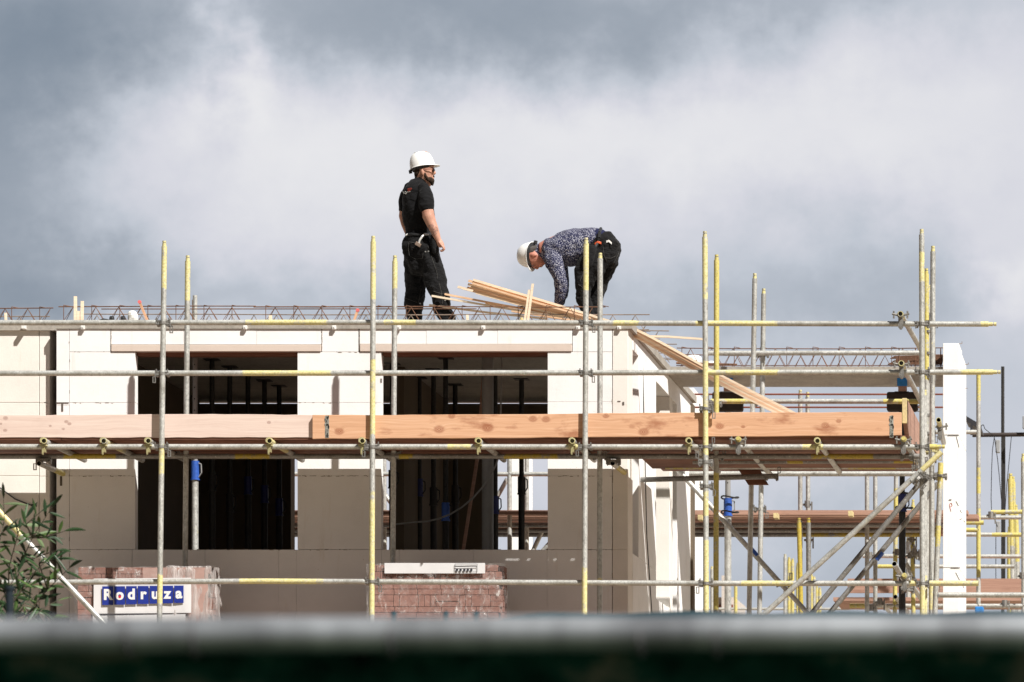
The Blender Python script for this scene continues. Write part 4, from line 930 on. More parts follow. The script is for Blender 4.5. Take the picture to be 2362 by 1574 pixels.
def cloth(name, c, var=.35, fine=220, rough=.9, fold=.6):
    t = mat(name, rough, 0, .15); t.b.inputs['Sheen Weight'].default_value = .04
    a = t.noise(t.obj, fine, 3, .6); f_ = t.noise(t.map(t.obj, scale=(1.2, 1.2, 2.4)), 9, 5, .6, .9)
    t.l.new(t.ramp(t.m('ADD', t.m('MULTIPLY', a, .5), t.m('MULTIPLY', f_, .5)), [(.3, tuple(q*(1-var) for q in c)), (.7, tuple(q*(1+var) for q in c))]), t.b.inputs['Base Color'])
    bump(t, f_, fold, .03); return MATS[name]
HELM = plain('white helmet shell', (.84, .835, .82), .35, 0, .02, 4, 0)
def helmet(parent, c, fwd, up, a, bw, h, peak, name='helmet'):
    fwd = Vector(fwd).normalized(); up = Vector(up); up = (up-fwd*up.dot(fwd)).normalized(); rt = fwd.cross(up)
    b = MB(); n = 32; rings = []
    for j in range(13):
        ph = math.pi/2*j/12
        i0 = len(b.v)
        for k in range(n):
            th = 2*math.pi*k/n; rr = math.cos(ph)**.68; hh = math.sin(ph)**.98
            ridge = 1+.03*math.exp(-(math.sin(th)*2.2)**2)*math.sin(ph)
            p_ = c+fwd*(a*rr*math.cos(th))+rt*(bw*rr*math.sin(th))+up*(h*hh*ridge); b.v.append(tuple(p_)); b.a.append(0)
        rings.append(i0)
    for i, j in zip(rings, rings[1:]): b.join(i, j, n)
    # rim and peak
    outr = len(b.v)
    for k in range(n):
        th = 2*math.pi*k/n; f_ = max(0, math.cos(th))**1.6
        p_ = c+fwd*((a+.008+peak*f_)*math.cos(th))+rt*((bw+.008)*math.sin(th))-up*(.006+.012*f_); b.v.append(tuple(p_)); b.a.append(0)
    b.join(outr, rings[0], n)
    o = part(name, b.mesh(name, HELM, True), None, parent); sd = o.modifiers.new('shell', 'SOLIDIFY'); sd.thickness = .004; sd.offset = -1
    b = MB(); i0s = []
    for j in range(3):
        i0 = len(b.v); zz = (-.004, -.018, -.030)[j]; rr = (.93, .90, .86)[j]
        for k in range(n): th = 2*math.pi*k/n; b.v.append(tuple(c+fwd*(a*rr*math.cos(th))+rt*(bw*rr*math.sin(th))+up*zz)); b.a.append(0)
        i0s.append(i0)
    b.join(i0s[0], i0s[1], n); b.join(i0s[1], i0s[2], n)
    hb = part('harness', b, BLACKP, o); sd = hb.modifiers.new('shell', 'SOLIDIFY'); sd.thickness = .003
    b = MB(); kq = c-fwd*(a*.98)-up*.026; b.tube(kq+fwd*.01, kq-fwd*.02, .017, 12, hollow=False); part('knob', b, BLACKP, o, True)
    b = MB()
    for s_ in (-1, 1):
        for kk in range(2): q = c+up*(h*.93)+rt*(s_*.03)+fwd*(-.02-.02*kk); b.box(q.x-.008, q.x+.008, q.y-.008, q.y+.008, q.z-.002, q.z+.006)
    part('vent', b, plain('grey vent', (.3, .3, .3), .6), o)
    return o
# --- standing man, seen from behind on his right side, head in profile to the right
m1 = thing('person', 'person standing on the slab in black t-shirt, black work trousers and white helmet, looking right', 'person', P(1000, 0, 42.7)); m1.location.z = ZT
fg = Fig(42.7); q = fg.q
wr = q(520, 790); nk = q(400, 325)
SK1 = skin_mat('tanned skin', (.50, .265, .19), tat=((wr.x, wr.z, .055), (nk.x, nk.z, .022)))
b = MB()
# head (rows are horizontal slices of the profile) and neck
fg.chain(b, [(418, 150, 55, 0, .055), (416, 180, 72, 0, .070), (419, 215, 77, 0, .075), (422, 235, 82, 0, .077), (422, 255, 84, 0, .077), (422, 272, 83, 0, .076), (424, 290, 82, 0, .073), (425, 305, 79, 0, .070), (428, 320, 74, 0, .066), (434, 335, 68, 0, .061), (440, 350, 58, 0, .054), (447, 362, 44, 0, .044)], 20)
fg.chain(b, [(503, 258, 5, 0, .008), (508, 272, 8, 0, .012), (511, 284, 9, 0, .016), (505, 291, 8, 0, .015)], 10)     # nose
fg.chain(b, [(492, 318, 9, -.0, .022), (498, 326, 7, 0, .020), (493, 334, 8, 0, .019)], 10)                             # lips
fg.blob(b, 408, 275, 13, 27, -.077, .010); fg.blob(b, 408, 275, 13, 27, .077, .010)
fg.chain(b, [(395, 290, 46, 0, .055), (392, 330, 46, .0, .055), (390, 365, 44, .0, .054), (384, 400, 60, 0, .07)], 18)
fg.chain(b, [(378, 425, 70, .0, .11), (368, 470, 105, .0, .16), (368, 560, 105, .0, .15), (375, 660, 100, 0, .13), (372, 760, 84, 0, .125), (375, 830, 98, .0, .14), (380, 930, 105, 0, .14)], 20)
fg.chain(b, [(420, 445, 34, -.12, .04), (440, 530, 44, -.19, .055), (458, 640, 51, -.20, .055), (478, 690, 44, -.20, .048), (500, 740, 39, -.205, .043), (521, 790, 32, -.20, .034), (537, 830, 24, -.20, .026)], 16)
fg.chain(b, [(290, 455, 30, .13, .04), (256, 540, 32, .19, .045), (250, 640, 37, .22, .045), (262, 700, 32, .22, .04), (285, 760, 30, .20, .035), (330, 810, 26, .18, .028), (360, 840, 25, .16, .02)], 16)
# near hand: palm, four curled fingers, thumb on the near side
fg.chain(b, [(538, 832, 24, -.20, .022), (550, 855, 28, -.20, .020), (562, 878, 28, -.20, .019)], 14)
for k_, (dy_, l_) in enumerate(((-.232, 0), (-.212, 4), (-.192, 3), (-.174, -3))):
    fg.chain(b, [(566, 872, 8, dy_, .009), (580+l_, 888, 8.2, dy_, .0092), (585+l_, 905+l_, 8, dy_, .009), (574, 921+l_, 7.6, dy_, .0085), (558, 922+l_, 7, dy_, .008)], 10)
fg.chain(b, [(548, 856, 9, -.228, .010), (562, 876, 9, -.238, .010), (578, 896, 8, -.240, .009), (583, 912, 7, -.238, .008)], 10)
# far hand resting in front of the hip
fg.chain(b, [(358, 838, 22, .16, .018), (385, 860, 24, .16, .018)], 12)
for k_ in range(4): fg.chain(b, [(385, 850+k_*8, 8, .17-.012*k_, .009), (410, 862+k_*8, 7.6, .165, .0085), (424, 880+k_*7, 7, .15, .008)], 9)
fg.chain(b, [(372, 846, 8.5, .14, .01), (392, 872, 8, .128, .009), (400, 888, 7, .125, .008)], 9)
# legs inside the trousers
fg.chain(b, [(330, 940, 62, .09, .08), (345, 1120, 58, .09, .075), (344, 1290, 46, .10, .058), (345, 1420, 40, .11, .05), (350, 1560, 26, .12, .036), (362, 1620, 30, .12, .036)], 14)
fg.chain(b, [(440, 940, 66, -.08, .08), (492, 1120, 60, -.10, .075), (552, 1290, 48, -.11, .058), (585, 1420, 40, -.11, .05), (622, 1560, 26, -.11, .036), (640, 1620, 30, -.11, .036)], 14)
body1 = soft('body', b, SK1, m1, .0055, 3)
SHIRT = cloth('black cotton', (.0075, .0075, .0085), .3)
b = MB()
fg.chain(b, [(394, 350, 56, .0, .072), (387, 366, 84, .0, .11), (380, 395, 102, .0, .145), (374, 440, 120, .0, .175), (368, 500, 128, .0, .18), (370, 560, 130, .0, .175), (376, 640, 131, 0, .165), (378, 700, 122, .0, .155), (376, 760, 106, .0, .15), (374, 795, 104, .0, .15)], 24)
fg.chain(b, [(415, 410, 50, -.13, .06), (430, 450, 62, -.16, .07), (438, 500, 67, -.18, .074), (441, 552, 66, -.19, .075)], 18)
fg.chain(b, [(300, 410, 50, .14, .06), (262, 460, 44, .18, .065), (248, 520, 38, .20, .068), (243, 585, 34, .21, .066)], 18)
shirt1 = soft('t_shirt', b, SHIRT, m1, .008, 5, .032, .12)
TROU = cloth('black work trousers', (.0085, .0083, .009), .45, 160, .85, .9)
def trousers(b, F_, legs): 
    for l_ in legs: F_.chain(b, l_, 20)
b = MB()
trousers(b, fg, [
    [(375, 792, 103, 0, .15), (375, 830, 118, 0, .165), (376, 880, 138, 0, .175), (392, 940, 145, 0, .175), (402, 1000, 135, .0, .16)],
    [(335, 900, 90, .07, .12), (348, 1000, 86, .08, .115), (352, 1100, 90, .09, .11), (350, 1200, 86, .10, .10), (341, 1290, 85, .10, .092), (334, 1370, 76, .11, .088), (338, 1430, 66, .11, .080), (345, 1475, 62, .12, .078), (350, 1530, 52, .12, .07), (352, 1580, 48, .12, .065)],
    [(440, 900, 95, -.06, .12), (470, 1000, 96, -.08, .115), (495, 1100, 92, -.09, .11), (522, 1200, 88, -.10, .10), (554, 1290, 78, -.11, .094), (563, 1360, 74, -.11, .090), (580, 1420, 66, -.11, .082), (612, 1475, 62, -.11, .078), (628, 1530, 54, -.11, .07), (634, 1580, 48, -.11, .065)]])
tr1 = soft('trousers', b, TROU, m1, .008, 4, .05, .10)
BOOT = plain('black boot leather', (.02, .018, .016), .5, 0, .3)
zf = ZT; zfpy = lambda Y: 2284-(ZT-1.6)*F/Y
for cx, dy_ in ((352, .12), (640, -.11)):
    b = MB(); Yb = 42.7+dy_; gy = (zfpy(Yb)-320)*3.563
    fg.chain(b, [(cx-4, 1540, 36, dy_, .045), (cx-4, gy-55, 38, dy_, .048), (cx-4, gy-34, 40, dy_, .05)], 14)
    fg.chain(b, [(cx-30, gy-26, 24, dy_, .042), (cx+20, gy-26, 25, dy_, .046), (cx+70, gy-23, 22, dy_, .052), (cx+115, gy-20, 17, dy_, .050), (cx+140, gy-18, 12, dy_, .040)], 14)
    bo = soft('boot', b, BOOT, m1, .007, 3)
    b = MB(); p_ = fg.q(cx, 0, dy_); b.box(p_.x-.06, p_.x+.17, p_.y-.048, p_.y+.048, zf+.001, zf+.022); part('sole', b, BLACKP, bo, bevel=.008)
helmet(m1, q(408, 232), (math.cos(R(12)), .12, math.sin(R(12))), (-math.sin(R(12)), 0, math.cos(R(12))), .116, .098, .142, .040)
HAIR = cloth('dark brown hair', (.028, .017, .011), .5, 300)
b = MB(); fg.chain(b, [(385, 215, 57, 0, .079), (382, 250, 50, 0, .080), (376, 275, 40, 0, .080), (366, 300, 26, 0, .074), (362, 318, 18, 0, .06)], 18); soft('hair', b, HAIR, m1, .006, 2, .006, .02)
b = MB(); fg.chain(b, [(474, 336, 22, 0, .060), (478, 347, 29, 0, .057), (482, 359, 25, 0, .050), (486, 370, 17, 0, .038), (488, 379, 9, 0, .024)], 18)
fg.chain(b, [(500, 308, 6, 0, .022), (500, 315, 7, 0, .024)], 10); fg.chain(b, [(428, 285, 7, -.066, .012), (436, 315, 13, -.062, .014), (458, 340, 16, -.05, .016)], 10)
soft('beard', b, HAIR, m1, .005, 2, .006, .02)
b = MB()
for s_ in (-1, 1): fg.chain(b, [(500, 244, 5, s_*.033, .026), (503, 258, 9, s_*.033, .030), (500, 272, 5, s_*.033, .022)], 12)
fg.chain(b, [(500, 247, 3, -.03, .006), (503, 247, 3, .03, .006)], 8, False)
sg = soft('sunglasses', b, plain('dark lens', (.012, .01, .012), .12, 0, .1), m1, .004, 1)
b = MB(); b.rod([q(497, 250, -.064), q(460, 250, -.080), q(414, 254, -.083)], .0035, 6); part('temple_arm', b, plain('red brown frame', (.16, .04, .03), .4), sg)
cast = caster([tr1, shirt1, body1])
# belt, pockets, stitching, back print
b = MB(); b.rod([cast(q(x_, 788+4*math.sin((x_-270)/60)), .006) for x_ in range(278, 484, 12)], .014, 6); part('belt', b, BLACKP, m1, True)
b = MB()
for pl in ([(478, 960), (505, 1040), (528, 1110), (530, 1160)], [(545, 1190), (560, 1250), (568, 1310), (575, 1370)], [(298, 850), (292, 900), (300, 960), (350, 990), (408, 985), (415, 930)], [(395, 1240), (385, 1300), (370, 1370)], [(300, 850), (350, 860), (420, 862)], [(262, 1310), (320, 1330), (372, 1352)], [(500, 1255), (560, 1275), (625, 1265)], [(450, 880), (470, 940)]):
    pts = []
    for (xa, ya), (xb, yb_) in zip(pl, pl[1:]):
        for k_ in range(6): pts.append(cast(q(xa+(xb-xa)*k_/6, ya+(yb_-ya)*k_/6), .002))
    b.rod(pts, .0022, 4)
part('stitching', b, plain('grey thread', (.055, .053, .05), .9), tr1)
b = MB()
for zx, zy in ((433, 930), (458, 927), (388, 1355), (595, 1330), (590, 1300)): c_ = cast(q(zx, zy), .001); b.tube(c_+Vector((0, .004, 0)), c_-Vector((0, .004, 0)), .007, 8, hollow=False)
part('studs', b, plain('steel stud', (.5, .48, .45), .35, .7), tr1)
o_ = thing('tool_pouch', 'black tool pouch on the standing man\'s right hip under his hand', 'pouch', q(505, 900, -.2))
b = MB(); fg.chain(b, [(498, 812, 26, -.175, .035), (505, 860, 30, -.178, .04), (512, 925, 28, -.175, .038)], 12); soft('pouch', b, cloth('black cordura', (.012, .012, .013)), o_, .006, 3, .01, .06)
o_ = thing('hammer', 'steel shafted hammer hanging head down from the standing man\'s belt', 'hammer', q(370, 885, -.2))
hp = [cast(q(x_, y_), .026) for x_, y_ in ((438, 797), (420, 800), (404, 818), (390, 845), (378, 872))]
b = MB(); b.rod(hp, .0105, 10); part('handle', b, plain('bright steel shaft', (.72, .71, .69), .3, .4, .1), o_, True)
e_ = hp[-1]; b = MB(); b.strip([e_+Vector((-.026, -.002, .014)), e_+Vector((.022, -.002, -.014))], Vector((.008, 0, .014)), Vector((0, .013, 0))); part('head', b, plain('brown steel head', (.26, .19, .15), .5, .4), o_, bevel=.003)
o_ = thing('white_rag', 'crumpled whitish glove tucked in the back of the standing man\'s belt', 'rag', q(290, 800, -.1))
b = MB(); c_ = cast(q(292, 797), .01); b.strip([c_+Vector((-.02, 0, -.003)), c_+Vector((0, -.004, .006)), c_+Vector((.025, 0, .002))], Vector((0, .008, 0)), Vector((0, 0, .007))); part('rag', b, WHITEP, o_, bevel=.003)
for nm, m_, pls in (('back_print', plain('red print', (.26, .035, .02), .8), ([(286, 418), (300, 412), (320, 410)], [(288, 426), (306, 422), (318, 416)], [(292, 434), (308, 430), (300, 424)])), ('back_print', plain('white print', (.34, .33, .31), .8), ([(245, 432), (252, 440), (258, 452)], [(262, 446), (268, 456), (278, 452)], [(284, 440), (294, 440), (308, 436)], [(248, 446), (266, 438), (282, 446)]))):
    b = MB()
    for pl in pls: b.rod([cast(q(*p_), .002) for p_ in pl], .0042, 4)
    part(nm, b, m_, shirt1)

# --- bent over man
m2 = thing('person', 'person bending over the laths in navy flecked sweater, black work trousers and white helmet', 'person', P(1370, 0, 42.75)); m2.location.z = ZT
fg = Fig(42.75); q = fg.q
SK2 = skin_mat('reddish skin', (.47, .20, .145))
b = MB()
fg.chain(b, [(1412, 970, 58, 0, .045), (1398, 972, 70, 0, .056), (1385, 973, 76, 0, .062), (1365, 974, 79, 0, .070), (1345, 973, 82, 0, .074), (1325, 970, 86, 0, .077), (1305, 968, 88, 0, .078), (1282, 966, 84, 0, .075), (1266, 962, 62, 0, .060), (1254, 958, 34, 0, .036)], 20)
fg.chain(b, [(1322, 1058, 5, 0, .008), (1336, 1064, 8, 0, .013), (1350, 1069, 9, 0, .016), (1358, 1062, 8, 0, .015)], 10)
fg.chain(b, [(1372, 1050, 8, 0, .02), (1380, 1053, 7, 0, .02), (1388, 1049, 8, 0, .018)], 10)
fg.blob(b, 1322, 957, 27, 14, -.079, .011); fg.blob(b, 1322, 957, 27, 14, .079, .011)
fg.chain(b, [(1350, 945, 52, 0, .055), (1385, 930, 56, .0, .06), (1430, 910, 70, .0, .08)], 16)
fg.chain(b, [(1440, 910, 85, .0, .12), (1560, 890, 110, 0, .15), (1700, 850, 100, 0, .13), (1830, 830, 90, 0, .13), (1900, 860, 95, 0, .14)], 18)
fg.chain(b, [(1490, 980, 34, -.10, .04), (1535, 1120, 36, -.16, .042), (1545, 1220, 33, -.16, .04), (1525, 1340, 25, -.12, .028)], 14)
fg.chain(b, [(1500, 980, 34, .10, .04), (1560, 1130, 36, .16, .046), (1565, 1230, 36, .15, .04), (1540, 1350, 25, .10, .028)], 14)
for dy_, ox in ((-.12, 0), (.10, 14)):
    fg.chain(b, [(1524+ox, 1342, 22, dy_, .024), (1516+ox, 1370, 24, dy_, .026), (1508+ox, 1392, 22, dy_, .024)], 12)
    for k_ in range(4):
        d2 = dy_-.03+.019*k_; fg.chain(b, [(1508+ox, 1388, 7.5, d2, .0085), (1494+ox, 1406, 7.5, d2, .0085), (1490+ox, 1424+(2, 5, 4, 0)[k_], 7, d2, .008), (1502+ox, 1436+(2, 5, 4, 0)[k_], 6.6, d2, .0075)], 9)
    fg.chain(b, [(1522+ox, 1368, 8.5, dy_-.02, .0095), (1530+ox, 1396, 8, dy_-.03, .009), (1522+ox, 1420, 7, dy_-.03, .008)], 9)
fg.chain(b, [(1880, 900, 75, -.08, .08), (1790, 1040, 65, -.10, .075), (1728, 1190, 50, -.11, .06), (1730, 1310, 42, -.11, .05), (1768, 1500, 28, -.11, .038), (1772, 1600, 28, -.11, .038)], 14)
fg.chain(b, [(1910, 900, 75, .08, .08), (1880, 1080, 60, .09, .075), (1842, 1240, 46, .10, .056), (1815, 1400, 36, .10, .045), (1815, 1600, 28, .10, .038)], 14)
body2 = soft('body', b, SK2, m2, .0055, 3)
t = mat('navy flecked knit', .95, 0, .1)
f1 = t.noise(t.map(t.obj, scale=(1.5, 1.5, .8), rot=(0, R(20), 0)), 95, 2, .6); f2 = t.noise(t.obj, 14, 4, .6)
t.l.new(t.ramp(f1, [(.44, (.013, .015, .045)), (.53, (.05, .052, .105)), (.62, (.42, .42, .47))]), t.b.inputs['Base Color']); bump(t, t.m('ADD', t.m('MULTIPLY', f1, .3), f2), .8, .015)
b = MB()
fg.chain(b, [(1392, 934, 76, 0, .085), (1425, 932, 108, .0, .13), (1480, 930, 122, 0, .17), (1540, 920, 136, 0, .185), (1600, 905, 146, 0, .185), (1660, 890, 148, 0, .175), (1720, 868, 138, 0, .165), (1780, 848, 118, 0, .16), (1840, 842, 104, 0, .155)], 24)
fg.chain(b, [(1470, 950, 72, -.12, .07), (1495, 1030, 72, -.16, .072), (1528, 1110, 62, -.175, .065), (1544, 1180, 55, -.175, .058), (1544, 1250, 52, -.16, .054), (1532, 1310, 44, -.14, .046), (1522, 1345, 36, -.12, .038)], 18)
fg.chain(b, [(1480, 950, 72, .13, .07), (1530, 1060, 66, .16, .072), (1562, 1160, 54, .165, .06), (1566, 1250, 48, .15, .05), (1542, 1350, 34, .10, .038)], 18)
sw = soft('sweater', b, MATS['navy flecked knit'], m2, .008, 4, .035, .11)
b = MB(); fg.chain(b, [(1372, 938, 58, 0, .068), (1402, 936, 74, 0, .082)], 20, False); soft('collar', b, cloth('navy collar', (.012, .014, .035)), m2, .007, 2)
b = MB(); fg.chain(b, [(1835, 836, 100, 0, .150), (1868, 846, 98, 0, .152)], 22); soft('undershirt', b, cloth('navy shirt', (.014, .016, .05)), m2, .008, 3, .012, .08)
b = MB()
trousers(b, fg, [
    [(1850, 850, 96, 0, .155), (1890, 865, 118, 0, .175), (1925, 900, 118, 0, .18), (1925, 960, 108, 0, .17)],
    [(1890, 900, 125, -.06, .12), (1835, 985, 120, -.08, .12), (1780, 1070, 112, -.09, .115), (1738, 1150, 84, -.10, .105), (1727, 1220, 68, -.11, .095), (1730, 1300, 60, -.11, .088), (1748, 1380, 56, -.11, .08), (1765, 1450, 50, -.11, .072), (1772, 1540, 46, -.11, .066)],
    [(1920, 900, 116, .06, .12), (1922, 990, 98, .08, .115), (1893, 1090, 85, .09, .11), (1862, 1190, 70, .10, .10), (1836, 1290, 60, .10, .088), (1818, 1380, 50, .10, .08), (1814, 1460, 46, .10, .072), (1814, 1540, 44, .10, .066)]])
tr2 = soft('trousers', b, TROU, m2, .008, 4, .05, .10)
for cx, dy_ in ((1772, -.11), (1814, .10)):
    b = MB(); Yb = 42.75+dy_; gy = (zfpy(Yb)-320)*3.563
    fg.chain(b, [(cx+4, 1520, 36, dy_, .045), (cx+4, gy-55, 38, dy_, .048), (cx+4, gy-34, 40, dy_, .05)], 14)
    fg.chain(b, [(cx+30, gy-26, 24, dy_, .042), (cx-20, gy-26, 25, dy_, .046), (cx-70, gy-23, 22, dy_, .052), (cx-115, gy-20, 17, dy_, .050)], 14)
    bo = soft('boot', b, BOOT, m2, .007, 3); b = MB(); p_ = fg.q(cx, 0, dy_); b.box(p_.x-.15, p_.x+.06, p_.y-.048, p_.y+.048, zf+.001, zf+.022); part('sole', b, BLACKP, bo, bevel=.008)
helmet(m2, q(1304, 958), (-.12, -.10, -1), (-.90, .40, .08), .120, .100, .140, .030)
b = MB(); fg.chain(b, [(1285, 935, 58, 0, .080), (1312, 925, 50, 0, .083), (1340, 905, 28, 0, .076), (1362, 892, 16, 0, .055)], 18); soft('hair', b, cloth('grey hair', (.085, .075, .07), .4, 300), m2, .006, 2, .005, .02)
b = MB()
for s_ in (-1, 1): fg.blob(b, 1318, 1047, 7, 5, s_*.034, .012)
part('eyes', b, plain('eye', (.05, .04, .04), .2), m2, True)
cast = caster([tr2, sw])
b = MB()
for pl in ([(1905, 980), (1955, 985), (2005, 960)], [(1890, 880), (1900, 960), (1925, 1010)], [(1690, 1200), (1720, 1220), (1760, 1290), (1800, 1310)], [(1760, 1050), (1720, 1130), (1700, 1180)], [(2020, 940), (1985, 1010), (1950, 1080)], [(1990, 820), (2020, 870)]):
    pts = []
    for (xa, ya), (xb, yb_) in zip(pl, pl[1:]):
        for k_ in range(6): pts.append(cast(q(xa+(xb-xa)*k_/6, ya+(yb_-ya)*k_/6), .002))
    b.rod(pts, .0022, 4)
part('stitching', b, MATS['grey thread'], tr2)
b = MB(); b.rod([cast(q(x_, y_), .006) for x_, y_ in ((1872, 745), (1860, 780), (1862, 820), (1850, 860), (1822, 910))], .016, 6); part('belt', b, BLACKP, m2, True)
b = MB(); c_ = cast(q(1940, 853), .006); b.strip([c_+Vector((-.025, 0, .004)), c_+Vector((0, -.004, .012)), c_+Vector((.026, 0, -.012))], Vector((0, .002, 0)), Vector((0, 0, .010))); part('pocket_label', b, WHITEP, tr2)
b = MB(); c_ = cast(q(1850, 865), .01); b.strip([c_+Vector((-.03, 0, -.01)), c_+Vector((0, -.006, .01)), c_+Vector((.032, 0, .0))], Vector((0, .006, 0)), Vector((0, 0, .011)))
o_ = thing('orange_tool', 'orange red tool handles in the bent man\'s hip pocket', 'tool', c_); part('handle', b, plain('orange plastic', (.62, .10, .03), .5), o_, bevel=.003)
o_ = thing('holster', 'black tool holster hanging from the bent man\'s hip behind the standard', 'pouch', q(1790, 960, -.2))
b = MB(); fg.chain(b, [(1800, 905, 40, -.19, .04), (1782, 970, 46, -.20, .045), (1762, 1040, 42, -.195, .04)], 12); soft('pouch', b, MATS['black cordura'], o_, .007, 3, .016, .06)

# ------------------------------------------------------------------ small things on the slab at left
def lump(name, label, cat, px, py0, w_, h_, m_, seed, Y=41.6):
    b = MB(); c_ = P(px, 0, Y); n = 12; r_ = random.Random(seed); rows = 7
    for j in range(rows+1):
        ph = math.pi*j/rows
        for k in range(n):
            th = 2*math.pi*k/n; rr = 1+.35*mnoise.noise(Vector((math.cos(th)*1.6, math.sin(th)*1.6, ph+seed)))
            sgn = lambda v_: math.copysign(abs(v_)**.6, v_)
            b.v.append((c_.x+w_/2*sgn(math.sin(ph))*math.cos(th)*rr, Y+w_/3*math.sin(ph)*math.sin(th)*rr, ZT+.001+h_*(1-math.cos(ph))/2)); b.a.append(0)
    for j in range(rows): b.join(j*n, (j+1)*n, n)
    return tag(part(name, b, m_), label, cat)
lump('white_bag', 'small crumpled white bag standing on the slab beside the orange stick', 'bag', 305, 0, .095, .115, WHITEP, 3)
lump('white_bag', 'tiny white scrap lying on the slab close to the first standard', 'scrap', 351, 0, .06, .02, WHITEP, 5)
o = thing('ear_defenders', 'black ear defenders lying on the slab left of the white bag', 'ear defenders', P(272, 745, 41.6))
for px in (258, 284):
    b = MB(); c_ = P(px, 0, 41.6); b.tube((c_.x-.018, 41.6, ZT+.034), (c_.x+.018, 41.6, ZT+.034), .031, 14, hollow=False); part('ear_cup', b, BLACKP, o, True, .006)
b = MB(); b.rod([(P(258, 0, 41.6).x, 41.6, ZT+.04), (P(262, 0, 41.6).x, 41.63, ZT+.02), (P(271, 0, 41.6).x, 41.67, ZT+.013), (P(280, 0, 41.6).x, 41.63, ZT+.02), (P(284, 0, 41.6).x, 41.6, ZT+.04)], .009, 6); part('headband', b, WHITEP, o, True)
o = thing('glove', 'flat dark glove lying left of the ear defenders', 'glove', P(243, 745, 41.6))
b = MB(); c_ = P(243, 0, 41.6)
for k in range(4): b.strip([(c_.x-.01, 41.57+.02*k, ZT+.03), (c_.x+.03+.01*(k % 3), 41.57+.02*k, ZT+.024), (c_.x+.045, 41.57+.02*k, ZT+.016)], Vector((0, .008, 0)), Vector((0, 0, .008)))
b.strip([(c_.x-.045, 41.6, ZT+.015), (c_.x-.01, 41.6, ZT+.028)], Vector((0, .035, 0)), Vector((0, 0, .012))); b.strip([(c_.x-.02, 41.555, ZT+.02), (c_.x+.01, 41.54, ZT+.018)], Vector((0, .009, 0)), Vector((0, 0, .009))); part('glove', b, BLACKP, o, bevel=.003)
lump('white_block', 'low pale block by the lattice near the left edge of the slab', 'block', 105, 0, .10, .035, WHITEP, 9, 41.75)
lump('white_foam', 'crumpled white foil standing on the right slab strip behind the laths', 'foil', 1600, 0, .16, .15, WHITEP, 13, 44.75)
lump('white_foam', 'small white foil scrap on the right slab strip beside the yellow standard', 'foil', 1640, 0, .10, .09, WHITEP, 17, 44.75)

# ------------------------------------------------------------------ shrub at the lower left, between camera and scaffold
sh = thing('shrub', 'dark green narrow leaved shrub top at the lower left corner', 'shrub', (P(40, 0, 27).x, 27, 0))
t = mat('willow leaf', .5, 0, .35)
at = t.new('ShaderNodeAttribute', attribute_name='paint')
t.l.new(t.ramp(at.outputs['Fac'], [(0, (.014, .034, .014)), (.5, (.032, .07, .024)), (.85, (.075, .13, .03)), (1, (.17, .22, .12))]), t.b.inputs['Base Color'])
t.b.inputs['Subsurface Weight'].default_value = .0; t.b.inputs['Transmission Weight'].default_value = .0
LEAF = MATS['willow leaf']; r_ = random.Random(21)
st_ = MB(); lf = MB()
def leaf(p_, d_, L_, w_, v_):
    d_ = d_.normalized(); s_ = d_.cross(Vector((r_.uniform(-.5, .5), -1, r_.uniform(-.4, .8)))).normalized(); nn = d_.cross(s_).normalized()
    droop = Vector((0, 0, -L_*r_.uniform(.05, .3))); i = len(lf.v); N_ = 5
    for k in range(N_+1):
        t_ = k/N_; c_ = p_+d_*(L_*t_)+droop*(t_*t_); ww = w_*math.sin(math.pi*(t_*.93+.05))**.8
        for a in (-1, 0, 1): lf.v.append(tuple(c_+s_*(ww*a)+nn*(.22*ww*abs(a)))); lf.a.append(v_)
    for k in range(N_):
        for a in (0, 1): lf.f.append((i+k*3+a, i+k*3+a+1, i+k*3+a+4, i+k*3+a+3)); lf.mi.append(0)
def branch(pts, Y, r0):
    q_ = [P(a, c, Y+dy_) for a, c, dy_ in pts]
    for i in range(len(q_)-1): st_.tube(q_[i], q_[i+1], r0*(1-i/len(q_)), 6, hollow=False, r1=r0*(1-(i+1)/len(q_)))
    for i in range(len(q_)-1):
        n_ = max(3, int((q_[i+1]-q_[i]).length/.036))
        for k in range(n_):
            t_ = k/n_; p_ = q_[i].lerp(q_[i+1], t_); ax = (q_[i+1]-q_[i]).normalized()
            if p_.z < 3.2: continue
            sd_ = 1 if k % 2 else -1
            d_ = ax*r_.uniform(.4, 1.1)+Vector((ax.z*sd_, r_.uniform(-.7, .7), -ax.x*sd_))*r_.uniform(.4, .9)+Vector((0, 0, r_.uniform(-.5, .2)))
            leaf(p_, d_, r_.uniform(.07, .165), r_.uniform(.006, .013), r_.random()**1.2)
    leaf(q_[-1], q_[-1]-q_[-2], .13, .011, r_.random())
root = [(20, 2907, 0), (15, 2000, .05)]
